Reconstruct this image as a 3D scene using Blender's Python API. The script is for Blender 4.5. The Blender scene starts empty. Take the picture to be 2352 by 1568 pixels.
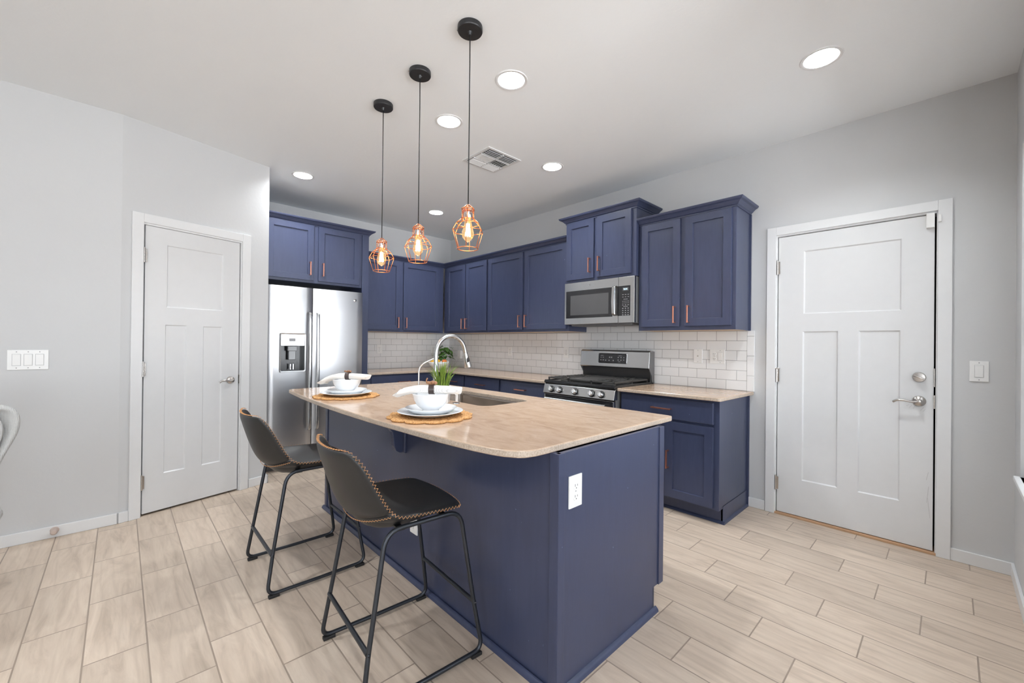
import bpy, bmesh, math, random
from mathutils import Vector, Matrix
random.seed(7)
R = math.radians
PI = math.pi
SC = bpy.context.scene
COL = SC.collection

# ------------------------------------------------------------------ camera
cam_d = bpy.data.cameras.new('camera')
cam = bpy.data.objects.new('camera', cam_d); COL.objects.link(cam)
cam_d.sensor_width = 36.0
cam_d.lens = 951.4 / 2352 * 36.0
cam_d.clip_start = 0.02
_y, _p, _r = R(-46.6), R(0.182), R(0.622)
_F0 = Vector((math.sin(_y), math.cos(_y), 0)); _R0 = Vector((math.cos(_y), -math.sin(_y), 0)); _U0 = Vector((0, 0, 1))
_F = math.cos(_p) * _F0 + math.sin(_p) * _U0
_U = math.cos(_p) * _U0 - math.sin(_p) * _F0
_Rv = math.cos(_r) * _R0 + math.sin(_r) * _U
_Uv = math.cos(_r) * _U - math.sin(_r) * _R0
cam.matrix_world = Matrix(((_Rv.x, _Uv.x, -_F.x, 0), (_Rv.y, _Uv.y, -_F.y, 0), (_Rv.z, _Uv.z, -_F.z, 1.237), (0, 0, 0, 1)))
SC.camera = cam

# ------------------------------------------------------------------ colour management, sky, daylight
SC.view_settings.view_transform = 'Standard'
SC.view_settings.look = 'None'
SC.view_settings.gamma = 1.0
SC.view_settings.exposure = 1.35
SC.view_settings.use_curve_mapping = False
SC.cycles.use_denoising = True
SC.cycles.max_bounces = 10
SC.cycles.diffuse_bounces = 6
SC.cycles.sample_clamp_indirect = 6.0
SC.cycles.caustics_reflective = False
SC.cycles.caustics_refractive = False
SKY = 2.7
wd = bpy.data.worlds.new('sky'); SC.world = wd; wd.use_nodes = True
# hazy sky above the horizon, brighter ground glow added below to light the ceiling
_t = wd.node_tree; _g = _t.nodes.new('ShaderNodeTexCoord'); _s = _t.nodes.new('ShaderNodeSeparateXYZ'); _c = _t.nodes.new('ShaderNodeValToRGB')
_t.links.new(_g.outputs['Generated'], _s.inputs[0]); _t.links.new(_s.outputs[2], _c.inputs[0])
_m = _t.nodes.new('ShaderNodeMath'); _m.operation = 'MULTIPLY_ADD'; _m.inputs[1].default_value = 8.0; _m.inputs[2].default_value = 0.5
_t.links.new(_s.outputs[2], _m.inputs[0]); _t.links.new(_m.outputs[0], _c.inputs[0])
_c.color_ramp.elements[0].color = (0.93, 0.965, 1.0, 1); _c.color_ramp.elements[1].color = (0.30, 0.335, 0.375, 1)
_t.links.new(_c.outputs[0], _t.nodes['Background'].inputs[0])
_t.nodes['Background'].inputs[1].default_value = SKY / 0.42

def portal(name, loc, direction, w, h):
    ld = bpy.data.lights.new(name, 'AREA'); ld.shape = 'RECTANGLE'; ld.size = w; ld.size_y = h
    ld.cycles.is_portal = True
    o = bpy.data.objects.new(name, ld); COL.objects.link(o)
    o.location = loc; o.rotation_euler = Vector(direction).to_track_quat('-Z', 'Y').to_euler()
    return o
portal('daylight_portal', (0.40, 2.36, 1.43), (-1, 0, 0), 1.86, 1.68)
portal('daylight_portal', (3.35, -0.45, 1.30), (-1, 0, 0), 1.8, 2.3)
portal('daylight_portal', (1.6, -3.75, 1.3), (0, 1, 0), 2.1, 2.1)

# ------------------------------------------------------------------ material helpers
def srgb(r, g, b):
    f = lambda c: (c / 255 / 12.92) if c <= 10 else ((c / 255 + 0.055) / 1.055) ** 2.4
    return (f(r), f(g), f(b), 1)

class NT:
    def __init__(s, name):
        s.m = bpy.data.materials.new(name); s.m.use_nodes = True
        s.t = s.m.node_tree; s.b = s.t.nodes['Principled BSDF']
    def n(s, typ, **kw):
        o = s.t.nodes.new(typ)
        ins = kw.pop('i', {})
        for k, v in kw.items(): setattr(o, k, v)
        for k, v in ins.items(): s.set(o.inputs[k], v)
        return o
    def set(s, sock, v):
        if isinstance(v, bpy.types.NodeSocket): s.t.links.new(v, sock)
        elif isinstance(v, bpy.types.Node): s.t.links.new(v.outputs[0], sock)
        else: sock.default_value = v
    def math(s, op, a, b=0.0, c=None):
        i = {0: a, 1: b}
        if c is not None: i[2] = c
        return s.n('ShaderNodeMath', operation=op, i=i).outputs[0]
    def mix(s, fac, a, b):
        o = s.n('ShaderNodeMix', data_type='RGBA')
        s.set(o.inputs[0], fac); s.set(o.inputs[6], a); s.set(o.inputs[7], b)
        return o.outputs[2]
    def ramp(s, fac, stops):
        o = s.n('ShaderNodeValToRGB', i={0: fac})
        e = o.color_ramp.elements
        e[0].position, e[0].color = stops[0]; e[1].position, e[1].color = stops[-1]
        for p, c in stops[1:-1]:
            k = e.new(p); k.color = c
        return o.outputs[0]
    def coord(s, kind='Object'): return s.n('ShaderNodeTexCoord').outputs[kind]
    def mapped(s, scale, kind='Object', loc=(0, 0, 0), rot=(0, 0, 0)):
        return s.n('ShaderNodeMapping', i={0: s.coord(kind), 1: loc, 2: rot, 3: scale}).outputs[0]
    def noise(s, vec, scale, detail=3, rough=0.5, dist=0.0):
        return s.n('ShaderNodeTexNoise', i={'Vector': vec, 'Scale': scale, 'Detail': detail, 'Roughness': rough, 'Distortion': dist})
    def bump(s, h, strength, dist=0.01):
        o = s.n('ShaderNodeBump', i={'Strength': strength, 'Distance': dist, 'Height': h})
        s.t.links.new(o.outputs[0], s.b.inputs['Normal']); return o
    def pr(s, **kw):
        for k, v in kw.items(): s.set(s.b.inputs[k.replace('_', ' ')], v)
        return s

def simple(name, col, rough=0.5, metal=0.0, noise=0.0, nscale=20, bump=0.0, bscale=200, **kw):
    t = NT(name)
    if noise:
        n = t.noise(t.coord(), nscale, 3)
        c = t.mix(n.outputs[0], tuple(x * (1 - noise) for x in col[:3]) + (1,), tuple(min(1, x * (1 + noise)) for x in col[:3]) + (1,))
        t.pr(Base_Color=c)
    else:
        t.pr(Base_Color=col)
    t.pr(Roughness=rough, Metallic=metal)
    for k, v in kw.items(): t.set(t.b.inputs[k.replace('_', ' ')], v)
    if bump:
        t.bump(t.noise(t.coord(), bscale, 2).outputs[0], bump, 0.002)
    return t.m

M = {}
def wallpaint(name, col, rough=0.55):
    t = NT(name)
    n1 = t.noise(t.coord(), 38, 4, 0.6)
    t.pr(Base_Color=t.mix(t.noise(t.coord(), 1.2, 2).outputs[0], tuple(x * .97 for x in col[:3]) + (1,), col), Roughness=rough)
    t.bump(n1.outputs[0], 0.12, 0.006)
    return t.m
M['wall'] = wallpaint('wall_paint', (0.60, 0.605, 0.61, 1))
M['ceil'] = wallpaint('ceiling_paint', (0.865, 0.89, 0.91, 1), 0.8)
M['trim'] = simple('trim_white', (0.74, 0.745, 0.75, 1), 0.35, noise=.02)
M['door'] = simple('door_white', (0.70, 0.705, 0.71, 1), 0.38, noise=.02)
M['plastic'] = simple('white_plastic', (0.82, 0.82, 0.81, 1), 0.3, noise=.01)
M['slot'] = simple('slot_dark', (0.05, 0.05, 0.05, 1), 0.5, noise=.1)
M['gap'] = simple('shadow_gap', (0.02, 0.016, 0.012, 1), 0.8, noise=.1)
M['thresh'] = simple('threshold_wood', srgb(190, 152, 118), 0.5, noise=.12, nscale=40)

# navy painted cabinets with faint brush streaks and wear
def navy(name, col, rough):
    t = NT(name)
    v = t.mapped((9, 9, 1.2))
    n = t.noise(v, 6, 4)
    c = t.mix(n.outputs[0], tuple(x * 0.86 for x in col[:3]) + (1,), tuple(x * 1.14 for x in col[:3]) + (1,))
    chips = t.noise(t.mapped((1, 1, 1), loc=(3.3, 1.2, .4)), 55, 2)
    k = t.ramp(chips.outputs[0], [(0.0, (0, 0, 0, 1)), (0.775, (0, 0, 0, 1)), (0.80, (1, 1, 1, 1))])
    c = t.mix(k, c, srgb(130, 150, 185))
    t.pr(Base_Color=c, Roughness=t.math('MULTIPLY_ADD', n.outputs[0], 0.12, rough - .06))
    t.bump(t.noise(t.mapped((30, 30, 4)), 8, 3).outputs[0], 0.05, 0.002)
    return t.m
M['navy'] = navy('navy_paint', (0.047, 0.058, 0.112, 1), 0.32)
M['under'] = simple('cabinet_underside', srgb(205, 185, 160), 0.6, noise=.08)
M['copper'] = simple('copper_pull', srgb(226, 154, 130), 0.28, 1.0, noise=.06)
M['black'] = simple('black_metal', (0.028, 0.028, 0.03, 1), 0.38, 0.3, noise=.1)
M['cord'] = simple('black_cord', (0.015, 0.015, 0.015, 1), 0.6, noise=.1)
M['nickel'] = simple('satin_nickel', (0.55, 0.52, 0.49, 1), 0.24, 1.0, noise=.05)
M['chrome'] = simple('chrome', (0.75, 0.75, 0.76, 1), 0.12, 1.0, noise=.03)

def steel(name, stretch=(1, 1, 60), rough=0.24, col=(0.60, 0.60, 0.61, 1), wav=0.0):
    t = NT(name)
    n = t.noise(t.mapped(stretch), 12, 4, .6)
    t.pr(Base_Color=t.mix(n.outputs[0], tuple(x * .92 for x in col[:3]) + (1,), col), Metallic=1.0,
         Roughness=t.math('MULTIPLY_ADD', n.outputs[0], 0.10, rough - .05))
    if wav:
        w = t.noise(t.mapped((0.5, 0.5, 2.2)), 2.3, 1)
        t.bump(w.outputs[0], wav, 0.05)
    return t.m
M['fridge'] = steel('fridge_steel', (2, 2, 90), 0.30, (0.62, 0.62, 0.63, 1), 0.07)
M['fridge_side'] = simple('fridge_side_grey', (0.16, 0.16, 0.165, 1), 0.5, noise=.05)
M['steel'] = steel('brushed_steel', (1, 1, 30), 0.25, (0.52, 0.52, 0.52, 1))
M['sink'] = steel('sink_steel', (30, 2, 2), 0.22, (0.36, 0.31, 0.27, 1))
M['glass_black'] = simple('black_glass', (0.018, 0.018, 0.02, 1), 0.08, noise=.02)
M['glass_grey'] = simple('grey_glass', (0.085, 0.085, 0.088, 1), 0.10, noise=.04)
M['iron'] = simple('cast_iron', (0.045, 0.043, 0.041, 1), 0.34, noise=.2)
M['enamel'] = simple('black_enamel', (0.02, 0.02, 0.021, 1), 0.16, noise=.05)
M['leather'] = simple('dark_leather', (0.017, 0.0172, 0.018, 1), 0.42, noise=.22, nscale=14, bump=.12, bscale=420)
M['thread'] = simple('tan_thread', srgb(205, 150, 100), 0.8, noise=.1)
M['stoolmetal'] = simple('gunmetal_tube', (0.055, 0.06, 0.07, 1), 0.36, 0.75, noise=.12)
M['rubber'] = simple('rubber', (0.015, 0.014, 0.014, 1), 0.65, noise=.1)
M['porcelain'] = simple('white_porcelain', (0.84, 0.86, 0.88, 1), 0.10, noise=.01)
M['leaf'] = simple('dark_green_leaf', srgb(62, 96, 38), 0.4, noise=.3, nscale=25)
M['grass'] = simple('grass_blade_green', srgb(112, 140, 52), 0.5, noise=.6, nscale=30)
M['soil'] = simple('brown_soil', srgb(80, 60, 45), 0.9, noise=.2)
M['lemon'] = simple('lemon_yellow', srgb(236, 178, 30), 0.45, noise=.1, bump=.2, bscale=160)
M['orange'] = simple('orange_peel', srgb(224, 120, 55), 0.45, noise=.1, bump=.2, bscale=160)
M['ring'] = simple('dark_brown_leather', srgb(62, 50, 46), 0.35, noise=.15)
M['knot'] = simple('tan_wood_knot', srgb(150, 108, 76), 0.6, noise=.3, nscale=60)
M['screen'] = simple('key_grey', (0.35, 0.35, 0.36, 1), 0.5, noise=.02)
M['vent'] = simple('vent_white', (0.72, 0.725, 0.73, 1), 0.45, noise=.02)
M['wicker'] = None

def emis(name, col, st):
    t = NT(name)
    t.pr(Base_Color=(0.8, 0.8, 0.8, 1), Emission_Color=col, Emission_Strength=st)
    return t.m
M['digit'] = emis('blue_digit', (0.45, 0.75, 1.0, 1), 1.3)
M['can'] = emis('downlight_lens', (1.0, 0.97, 0.92, 1), 14.0)
M['filament'] = emis('filament', (1.0, 0.62, 0.30, 1), 28.0)
def bulbglass():
    t = NT('amber_bulb_glass')
    t.pr(Base_Color=(1.0, 0.80, 0.52, 1), Roughness=0.03, IOR=1.05, Transmission_Weight=1.0,
         Emission_Color=(1.0, 0.62, 0.28, 1), Emission_Strength=0.12)
    return t.m
M['bulb'] = bulbglass()
def pane():
    t = NT('window_glass')
    g = t.n('ShaderNodeBsdfGlass', i={'Roughness': 0.0, 'IOR': 1.02, 'Color': (1, 1, 1, 1)})
    tr = t.n('ShaderNodeBsdfTransparent')
    mx = t.n('ShaderNodeMixShader', i={0: 0.08, 1: tr.outputs[0], 2: g.outputs[0]})
    t.t.links.new(mx.outputs[0], t.t.nodes['Material Output'].inputs[0])
    return t.m
M['pane'] = pane()

# wood-look porcelain floor planks, third-offset bond
def floor_mat():
    t = NT('wood_look_floor_tile')
    sp = t.n('ShaderNodeSeparateXYZ', i={0: t.coord()})
    x, y = sp.outputs[0], sp.outputs[1]
    ry = t.math('DIVIDE', t.math('ADD', y, 0.279), 0.186)
    row = t.math('FLOOR', ry)
    fy = t.math('MULTIPLY', t.math('FRACT', ry), 0.186)
    ux = t.math('DIVIDE', t.math('ADD', t.math('ADD', x, 0.415), t.math('MULTIPLY', t.math('SUBTRACT', row, 11), 0.16583)), 0.4975)
    colm = t.math('FLOOR', ux)
    fx = t.math('MULTIPLY', t.math('FRACT', ux), 0.4975)
    def edge(f, L):
        return t.math('MINIMUM', f, t.math('SUBTRACT', L, f))
    d = t.math('MINIMUM', edge(fx, 0.4975), edge(fy, 0.186))
    grout = t.math('SMOOTH_MIN', 1.0, t.math('MAXIMUM', 0.0, t.math('MULTIPLY', t.math('SUBTRACT', 0.0032, d), 900)), 0.01)
    idv = t.n('ShaderNodeCombineXYZ', i={0: colm, 1: row, 2: 0.0})
    wn = t.n('ShaderNodeTexWhiteNoise', noise_dimensions='3D', i={'Vector': idv.outputs[0]})
    off = t.n('ShaderNodeVectorMath', operation='SCALE', i={0: wn.outputs[1], 3: 23.0})
    pos = t.n('ShaderNodeVectorMath', operation='ADD', i={0: t.coord(), 1: off.outputs[0]})
    mp = t.n('ShaderNodeMapping', i={0: pos.outputs[0], 3: (1.0, 5.5, 1.0)})
    g1 = t.noise(mp.outputs[0], 2.6, 6, 0.62, 1.3)
    mp2 = t.n('ShaderNodeMapping', i={0: pos.outputs[0], 3: (2.0, 34.0, 1.0)})
    g2 = t.noise(mp2.outputs[0], 3.0, 4, 0.6, 0.4)
    wv = t.n('ShaderNodeTexWave', wave_type='RINGS', i={0: mp.outputs[0], 'Scale': 1.1, 'Distortion': 6.0, 'Detail': 2.0, 'Detail Scale': 1.4})
    base = t.ramp(g1.outputs[0], [(0.28, srgb(180, 163, 146)), (0.46, srgb(205, 187, 169)), (0.62, srgb(215, 198, 180)), (0.8, srgb(196, 178, 160))])
    base = t.mix(t.math('MULTIPLY', g2.outputs[0], 0.40), base, srgb(171, 155, 139))
    base = t.mix(t.math('MULTIPLY', t.math('POWER', wv.outputs[1], 6.0), 0.16), base, srgb(150, 132, 114))
    tone = t.math('MULTIPLY_ADD', wn.outputs[0], 0.16, 0.90)
    hsv = t.n('ShaderNodeHueSaturation', i={'Saturation': 1.0, 'Value': tone, 'Color': base})
    c = t.mix(grout, hsv.outputs[0], srgb(150, 134, 120))
    t.pr(Base_Color=c, Roughness=t.math('MULTIPLY_ADD', g2.outputs[0], 0.12, 0.36))
    h = t.math('SUBTRACT', t.math('MULTIPLY', g2.outputs[0], 0.05), grout)
    t.bump(h, 0.25, 0.003)
    return t.m
M['floor'] = floor_mat()

# subway tile; horizontal axis index and joint origin
def subway(name, ax, j0):
    t = NT(name)
    sp = t.n('ShaderNodeSeparateXYZ', i={0: t.n('ShaderNodeNewGeometry').outputs[0]})
    u, z = sp.outputs[ax], sp.outputs[2]
    rz = t.math('DIVIDE', t.math('SUBTRACT', z, 0.883), 0.0777)
    row = t.math('FLOOR', rz)
    par = t.math('FRACT', t.math('MULTIPLY', row, 0.5))
    fz = t.math('MULTIPLY', t.math('FRACT', rz), 0.0777)
    uu = t.math('DIVIDE', t.math('ADD', t.math('SUBTRACT', u, j0), t.math('MULTIPLY', t.math('SUBTRACT', 0.5, par), 0.1545)), 0.1545)
    fu = t.math('MULTIPLY', t.math('FRACT', uu), 0.1545)
    e = lambda f, L: t.math('MINIMUM', f, t.math('SUBTRACT', L, f))
    d = t.math('MINIMUM', e(fu, 0.1545), e(fz, 0.0777))
    g = t.math('MINIMUM', 1.0, t.math('MAXIMUM', 0.0, t.math('MULTIPLY', t.math('SUBTRACT', 0.0016, d), 1500)))
    t.pr(Base_Color=t.mix(g, (0.78, 0.785, 0.79, 1), (0.20, 0.20, 0.21, 1)), Roughness=t.math('MULTIPLY_ADD', g, 0.5, 0.12))
    soft = t.math('MINIMUM', 1.0, t.math('MULTIPLY', d, 300))
    t.bump(soft, 0.35, 0.002)
    return t.m
M['tile_x'] = subway('white_subway_tile', 0, -1.772)
M['tile_y'] = subway('white_subway_tile_side', 1, 2.372)
M['tile_trim'] = simple('bullnose_tile', (0.79, 0.795, 0.80, 1), 0.14, noise=.02)

def stone():
    t = NT('beige_granite')
    n1 = t.noise(t.mapped((1.0, 2.2, 1)), 7, 8, 0.65, 0.8)
    n2 = t.noise(t.coord(), 150, 3, 0.7)
    n3 = t.noise(t.mapped((1, 2.5, 1), loc=(4, 2, 1)), 9, 6, 0.6, 2.5)
    c = t.ramp(n1.outputs[0], [(0.25, srgb(176, 146, 120)), (0.5, srgb(201, 172, 146)), (0.75, srgb(214, 188, 164))])
    c = t.mix(t.math('MULTIPLY', n2.outputs[0], 0.35), c, srgb(160, 140, 122))
    vein = t.ramp(n3.outputs[0], [(0.495, (0, 0, 0, 1)), (0.503, (1, 1, 1, 1)), (0.511, (0, 0, 0, 1))])
    c = t.mix(t.math('MULTIPLY', vein, 0.3), c, srgb(125, 104, 86))
    sep = t.n('ShaderNodeSeparateXYZ', i={0: t.n('ShaderNodeNewGeometry').outputs['Normal']})
    side = t.math('SUBTRACT', 1.0, t.math('ABSOLUTE', sep.outputs[2]))
    # vertical edges of the slab are greyer and rougher than the flat faces
    gr = t.ramp(n2.outputs[0], [(0.35, srgb(138, 132, 122)), (0.65, srgb(206, 200, 190))])
    c = t.mix(t.math('MULTIPLY', side, 0.55), c, gr)
    t.pr(Base_Color=c, Roughness=t.math('MULTIPLY_ADD', side, 0.3, 0.13))
    t.bump(n2.outputs[0], 0.03, 0.001)
    return t.m
M['stone'] = stone()

def jute():
    t = NT('woven_seagrass')
    sp = t.n('ShaderNodeSeparateXYZ', i={0: t.coord()})
    rr = t.math('SQRT', t.math('ADD', t.math('POWER', sp.outputs[0], 2.0), t.math('POWER', sp.outputs[1], 2.0)))
    ring = t.math('SINE', t.math('MULTIPLY', rr, 420.0))
    n = t.noise(t.coord(), 170, 4, 0.7)
    c = t.ramp(n.outputs[0], [(0.3, srgb(150, 100, 52)), (0.5, srgb(202, 150, 92)), (0.7, srgb(228, 182, 124))])
    t.pr(Base_Color=c, Roughness=0.8)
    t.bump(t.math('ADD', n.outputs[0], t.math('MULTIPLY', ring, 0.3)), 0.9, 0.004)
    return t.m
M['jute'] = jute()

def cloth():
    t = NT('striped_linen')
    sp = t.n('ShaderNodeSeparateXYZ', i={0: t.coord()})
    s = t.math('SINE', t.math('MULTIPLY', sp.outputs[1], 1250.0))
    k = t.math('MULTIPLY', t.math('GREATER_THAN', s, 0.72), 0.45)
    t.pr(Base_Color=t.mix(k, (0.80, 0.775, 0.74, 1), (0.36, 0.38, 0.42, 1)), Roughness=0.85)
    t.bump(t.noise(t.coord(), 600, 2).outputs[0], 0.25, 0.001)
    return t.m
M['cloth'] = cloth()
M['cloth_plain'] = simple('cream_linen', (0.79, 0.745, 0.69, 1), 0.85, noise=.05, bump=.25, bscale=600)

def wicker():
    t = NT('pale_grey_weave')
    a = t.n('ShaderNodeTexWave', wave_type='BANDS', bands_direction='Z', i={0: t.coord(), 'Scale': 90.0, 'Distortion': 1.5})
    b = t.n('ShaderNodeTexWave', wave_type='BANDS', bands_direction='X', i={0: t.coord(), 'Scale': 70.0, 'Distortion': 1.5})
    h = t.math('MULTIPLY', a.outputs[1], b.outputs[1])
    t.pr(Base_Color=t.mix(h, (0.50, 0.495, 0.485, 1), (0.62, 0.62, 0.61, 1)), Roughness=0.8)
    t.bump(h, 0.6, 0.004)
    return t.m
M['wicker'] = wicker()

# ------------------------------------------------------------------ geometry helpers
class MB:
    def __init__(s): s.bm = bmesh.new(); s.mats = []
    def _mi(s, m):
        if m is None: return 0
        if m not in s.mats: s.mats.append(m)
        return s.mats.index(m)
    def _paint(s, faces, m):
        k = s._mi(m)
        for f in faces: f.material_index = k
    def box(s, x0, x1, y0, y1, z0, z1, m=None, rot=None, bev=0.0):
        r = bmesh.ops.create_cube(s.bm, size=1.0)
        vs = r['verts']
        mt = Matrix.Translation(((x0 + x1) / 2, (y0 + y1) / 2, (z0 + z1) / 2))
        if rot: mt = mt @ rot
        mt = mt @ Matrix.Diagonal((abs(x1 - x0), abs(y1 - y0), abs(z1 - z0), 1))
        bmesh.ops.transform(s.bm, matrix=mt, verts=vs)
        fs = list({f for v in vs for f in v.link_faces})
        s._paint(fs, m)
        if bev:
            es = list({e for v in vs for e in v.link_edges})
            q = bmesh.ops.bevel(s.bm, geom=es, offset=bev, segments=2, affect='EDGES', profile=0.5)
            s._paint(q['faces'], m)
        return s
    def tube(s, pts, r, n=10, m=None, caps=True):
        pts = [Vector(p) for p in pts]
        rs = r if isinstance(r, (list, tuple)) else [r] * len(pts)
        T = []
        for i in range(len(pts)):
            a = pts[max(0, i - 1)]; b = pts[min(len(pts) - 1, i + 1)]
            T.append((b - a).normalized())
        up = Vector((0, 0, 1)) if abs(T[0].z) < 0.9 else Vector((1, 0, 0))
        N = (up - T[0] * up.dot(T[0])).normalized()
        rings = []
        for i, p in enumerate(pts):
            N = (N - T[i] * N.dot(T[i])).normalized()
            B = T[i].cross(N)
            rings.append([s.bm.verts.new(p + (N * math.cos(2 * PI * k / n) + B * math.sin(2 * PI * k / n)) * rs[i]) for k in range(n)])
        fs = []
        for i in range(len(rings) - 1):
            for k in range(n):
                fs.append(s.bm.faces.new((rings[i][k], rings[i][(k + 1) % n], rings[i + 1][(k + 1) % n], rings[i + 1][k])))
        if caps:
            fs.append(s.bm.faces.new(list(reversed(rings[0])))); fs.append(s.bm.faces.new(rings[-1]))
        s._paint(fs, m); return s
    def ring(s, c, rad, r, n=32, k=8, m=None, axis='z'):
        pts = []
        for i in range(n + 1):
            a = 2 * PI * i / n
            d = {'z': (math.cos(a), math.sin(a), 0), 'y': (math.cos(a), 0, math.sin(a)), 'x': (0, math.cos(a), math.sin(a))}[axis]
            pts.append(Vector(c) + Vector(d) * rad)
        return s.tube(pts, r, k, m, caps=False)
    def lathe(s, prof, n=32, c=(0, 0, 0), m=None, axis='z', sx=1.0, sy=1.0):
        c = Vector(c); rings = []
        def pt(r, h, a):
            u, v = r * math.cos(a) * sx, r * math.sin(a) * sy
            return {'z': Vector((u, v, h)), 'y': Vector((u, h, v)), 'x': Vector((h, u, v))}[axis] + c
        for r, h in prof:
            if r < 1e-6: rings.append([s.bm.verts.new(pt(0, h, 0))])
            else: rings.append([s.bm.verts.new(pt(r, h, 2 * PI * k / n)) for k in range(n)])
        fs = []
        for a, b in zip(rings, rings[1:]):
            for k in range(n):
                if len(a) == 1 and len(b) == 1: continue
                if len(a) == 1: fs.append(s.bm.faces.new((a[0], b[k], b[(k + 1) % n])))
                elif len(b) == 1: fs.append(s.bm.faces.new((a[k], a[(k + 1) % n], b[0])))
                else: fs.append(s.bm.faces.new((a[k], a[(k + 1) % n], b[(k + 1) % n], b[k])))
        s._paint(fs, m); return s
    def prism(s, pts, z0, z1, m=None, axis='z'):
        f = {'z': lambda a, b, h: (a, b, h), 'y': lambda a, b, h: (a, h, b), 'x': lambda a, b, h: (h, a, b)}[axis]
        lo = [s.bm.verts.new(f(a, b, z0)) for a, b in pts]; hi = [s.bm.verts.new(f(a, b, z1)) for a, b in pts]
        n = len(pts); fs = [s.bm.faces.new(lo), s.bm.faces.new(list(reversed(hi)))]
        for k in range(n): fs.append(s.bm.faces.new((lo[k], hi[k], hi[(k + 1) % n], lo[(k + 1) % n])))
        s._paint(fs, m); return s
    def grid(s, P, m=None, close_u=False):
        V = [[s.bm.verts.new(p) for p in row] for row in P]; fs = []
        for i in range(len(V) - 1):
            L = len(V[i])
            for j in range(L if close_u else L - 1):
                fs.append(s.bm.faces.new((V[i][j], V[i][(j + 1) % L], V[i + 1][(j + 1) % L], V[i + 1][j])))
        s._paint(fs, m); return V
    def build(s, name, mat, parent=None, smooth=False, bevel=0.0, seg=2, sub=0, solid=0.0, auto=None, loc=None, rotz=None):
        bmesh.ops.recalc_face_normals(s.bm, faces=s.bm.faces[:])
        me = bpy.data.meshes.new(name)
        s.bm.to_mesh(me); s.bm.free()
        mats = s.mats if s.mats else [mat]
        for k in mats: me.materials.append(k if k is not None else mat)
        o = bpy.data.objects.new(name, me); COL.objects.link(o)
        if parent: o.parent = parent
        if loc is not None: o.location = loc
        if rotz is not None: o.rotation_euler = (0, 0, rotz)
        if smooth:
            for p in me.polygons: p.use_smooth = True
            if auto is not None:
                me.set_sharp_from_angle(angle=R(auto))
        if solid:
            q = o.modifiers.new('solid', 'SOLIDIFY'); q.thickness = solid; q.offset = 0
        if sub:
            q = o.modifiers.new('sub', 'SUBSURF'); q.levels = sub; q.render_levels = sub
        if bevel:
            q = o.modifiers.new('bevel', 'BEVEL'); q.width = bevel; q.segments = seg; q.limit_method = 'ANGLE'; q.angle_limit = R(35)
            q.harden_normals = False
        return o

def tag(o, label, cat, group=None):
    o['label'] = label; o['category'] = cat
    if group: o['group'] = group
    return o
def thing(name, label, cat, loc=(0, 0, 0), rot=0.0, group=None):
    o = bpy.data.objects.new(name, None); COL.objects.link(o)
    o.location = loc; o.rotation_euler = (0, 0, rot); o.empty_display_size = 0.1
    return tag(o, label, cat, group)
def struct(o): o['kind'] = 'structure'; return o
def sempty(name, loc=(0, 0, 0), rot=0.0):
    o = bpy.data.objects.new(name, None); COL.objects.link(o); o.location = loc; o.rotation_euler = (0, 0, rot)
    return struct(o)
def copy_tree(o, parent=None):
    c = o.copy(); COL.objects.link(c)
    if parent: c.parent = parent
    for ch in [k for k in bpy.data.objects if k.parent == o]: copy_tree(ch, c)
    return c
def fillet(pts, rad, n=6):
    pts = [Vector(p) for p in pts]; out = [pts[0]]
    for i in range(1, len(pts) - 1):
        a, b, c = pts[i - 1], pts[i], pts[i + 1]
        r = rad[i - 1] if isinstance(rad, (list, tuple)) else rad
        d1 = (a - b); d2 = (c - b); q = min(r, d1.length * .49, d2.length * .49)
        p1 = b + d1.normalized() * q; p2 = b + d2.normalized() * q
        for k in range(n + 1):
            t = k / n; out.append(p1 * (1 - t) ** 2 + b * 2 * t * (1 - t) + p2 * t * t)
    out.append(pts[-1]); return out
def text_mesh(name, body, size, mat, parent, loc, rot, depth=0.0004):
    cu = bpy.data.curves.new(name, 'FONT'); cu.body = body; cu.size = size; cu.extrude = depth; cu.align_x = 'CENTER'; cu.align_y = 'CENTER'
    tmp = bpy.data.objects.new(name + '_tmp', cu); COL.objects.link(tmp)
    me = bpy.data.meshes.new_from_object(tmp.evaluated_get(bpy.context.evaluated_depsgraph_get()))
    bpy.data.objects.remove(tmp)
    me.materials.clear(); me.materials.append(mat)
    o = bpy.data.objects.new(name, me); COL.objects.link(o); o.parent = parent; o.location = loc; o.rotation_euler = rot
    return o

# ------------------------------------------------------------------ room shell
XF, YR, XW, H = -5.083, 3.539, 0.246, 2.74
XE, YS = 3.2, -3.6            # far east and south walls behind the camera
PA, PB = Vector((-3.822, 0.0)), Vector((-4.075, 0.93))   # pantry wall line
PANG = math.atan2((PB - PA).y, (PB - PA).x)

b = MB(); b.box(-5.3, XE + .2, YS - .2, YR + .2, -0.12, 0.0); fl = struct(b.build('floor', M['floor']))

# ceiling with round openings for the recessed downlights
CANS = [(-1.735, 1.613), (-2.355, 1.612), (-4.06, 1.195), (-4.11, 2.65), (-2.337, 2.66), (-0.47, 2.645), (-1.7, -1.5), (-2.1, -.2), (1.6, -1.1)]  # last three are out of view, added to brighten floor and walls
CR = 0.0775
def holed_plane(bm, outer, holes, z):
    edges = []
    for loop in [outer] + holes:
        vs = [bm.verts.new((x, y, z)) for x, y in loop]
        for i in range(len(vs)): edges.append(bm.edges.new((vs[i], vs[(i + 1) % len(vs)])))
    return bmesh.ops.triangle_fill(bm, use_beauty=True, use_dissolve=False, edges=edges)
b = MB()
holes = [[(cx + CR * math.cos(2 * PI * k / 40), cy + CR * math.sin(2 * PI * k / 40)) for k in range(40)] for cx, cy in CANS]
holed_plane(b.bm, [(-5.3, YS - .2), (XE + .2, YS - .2), (XE + .2, YR + .2), (-5.3, YR + .2)], holes, H)
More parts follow.
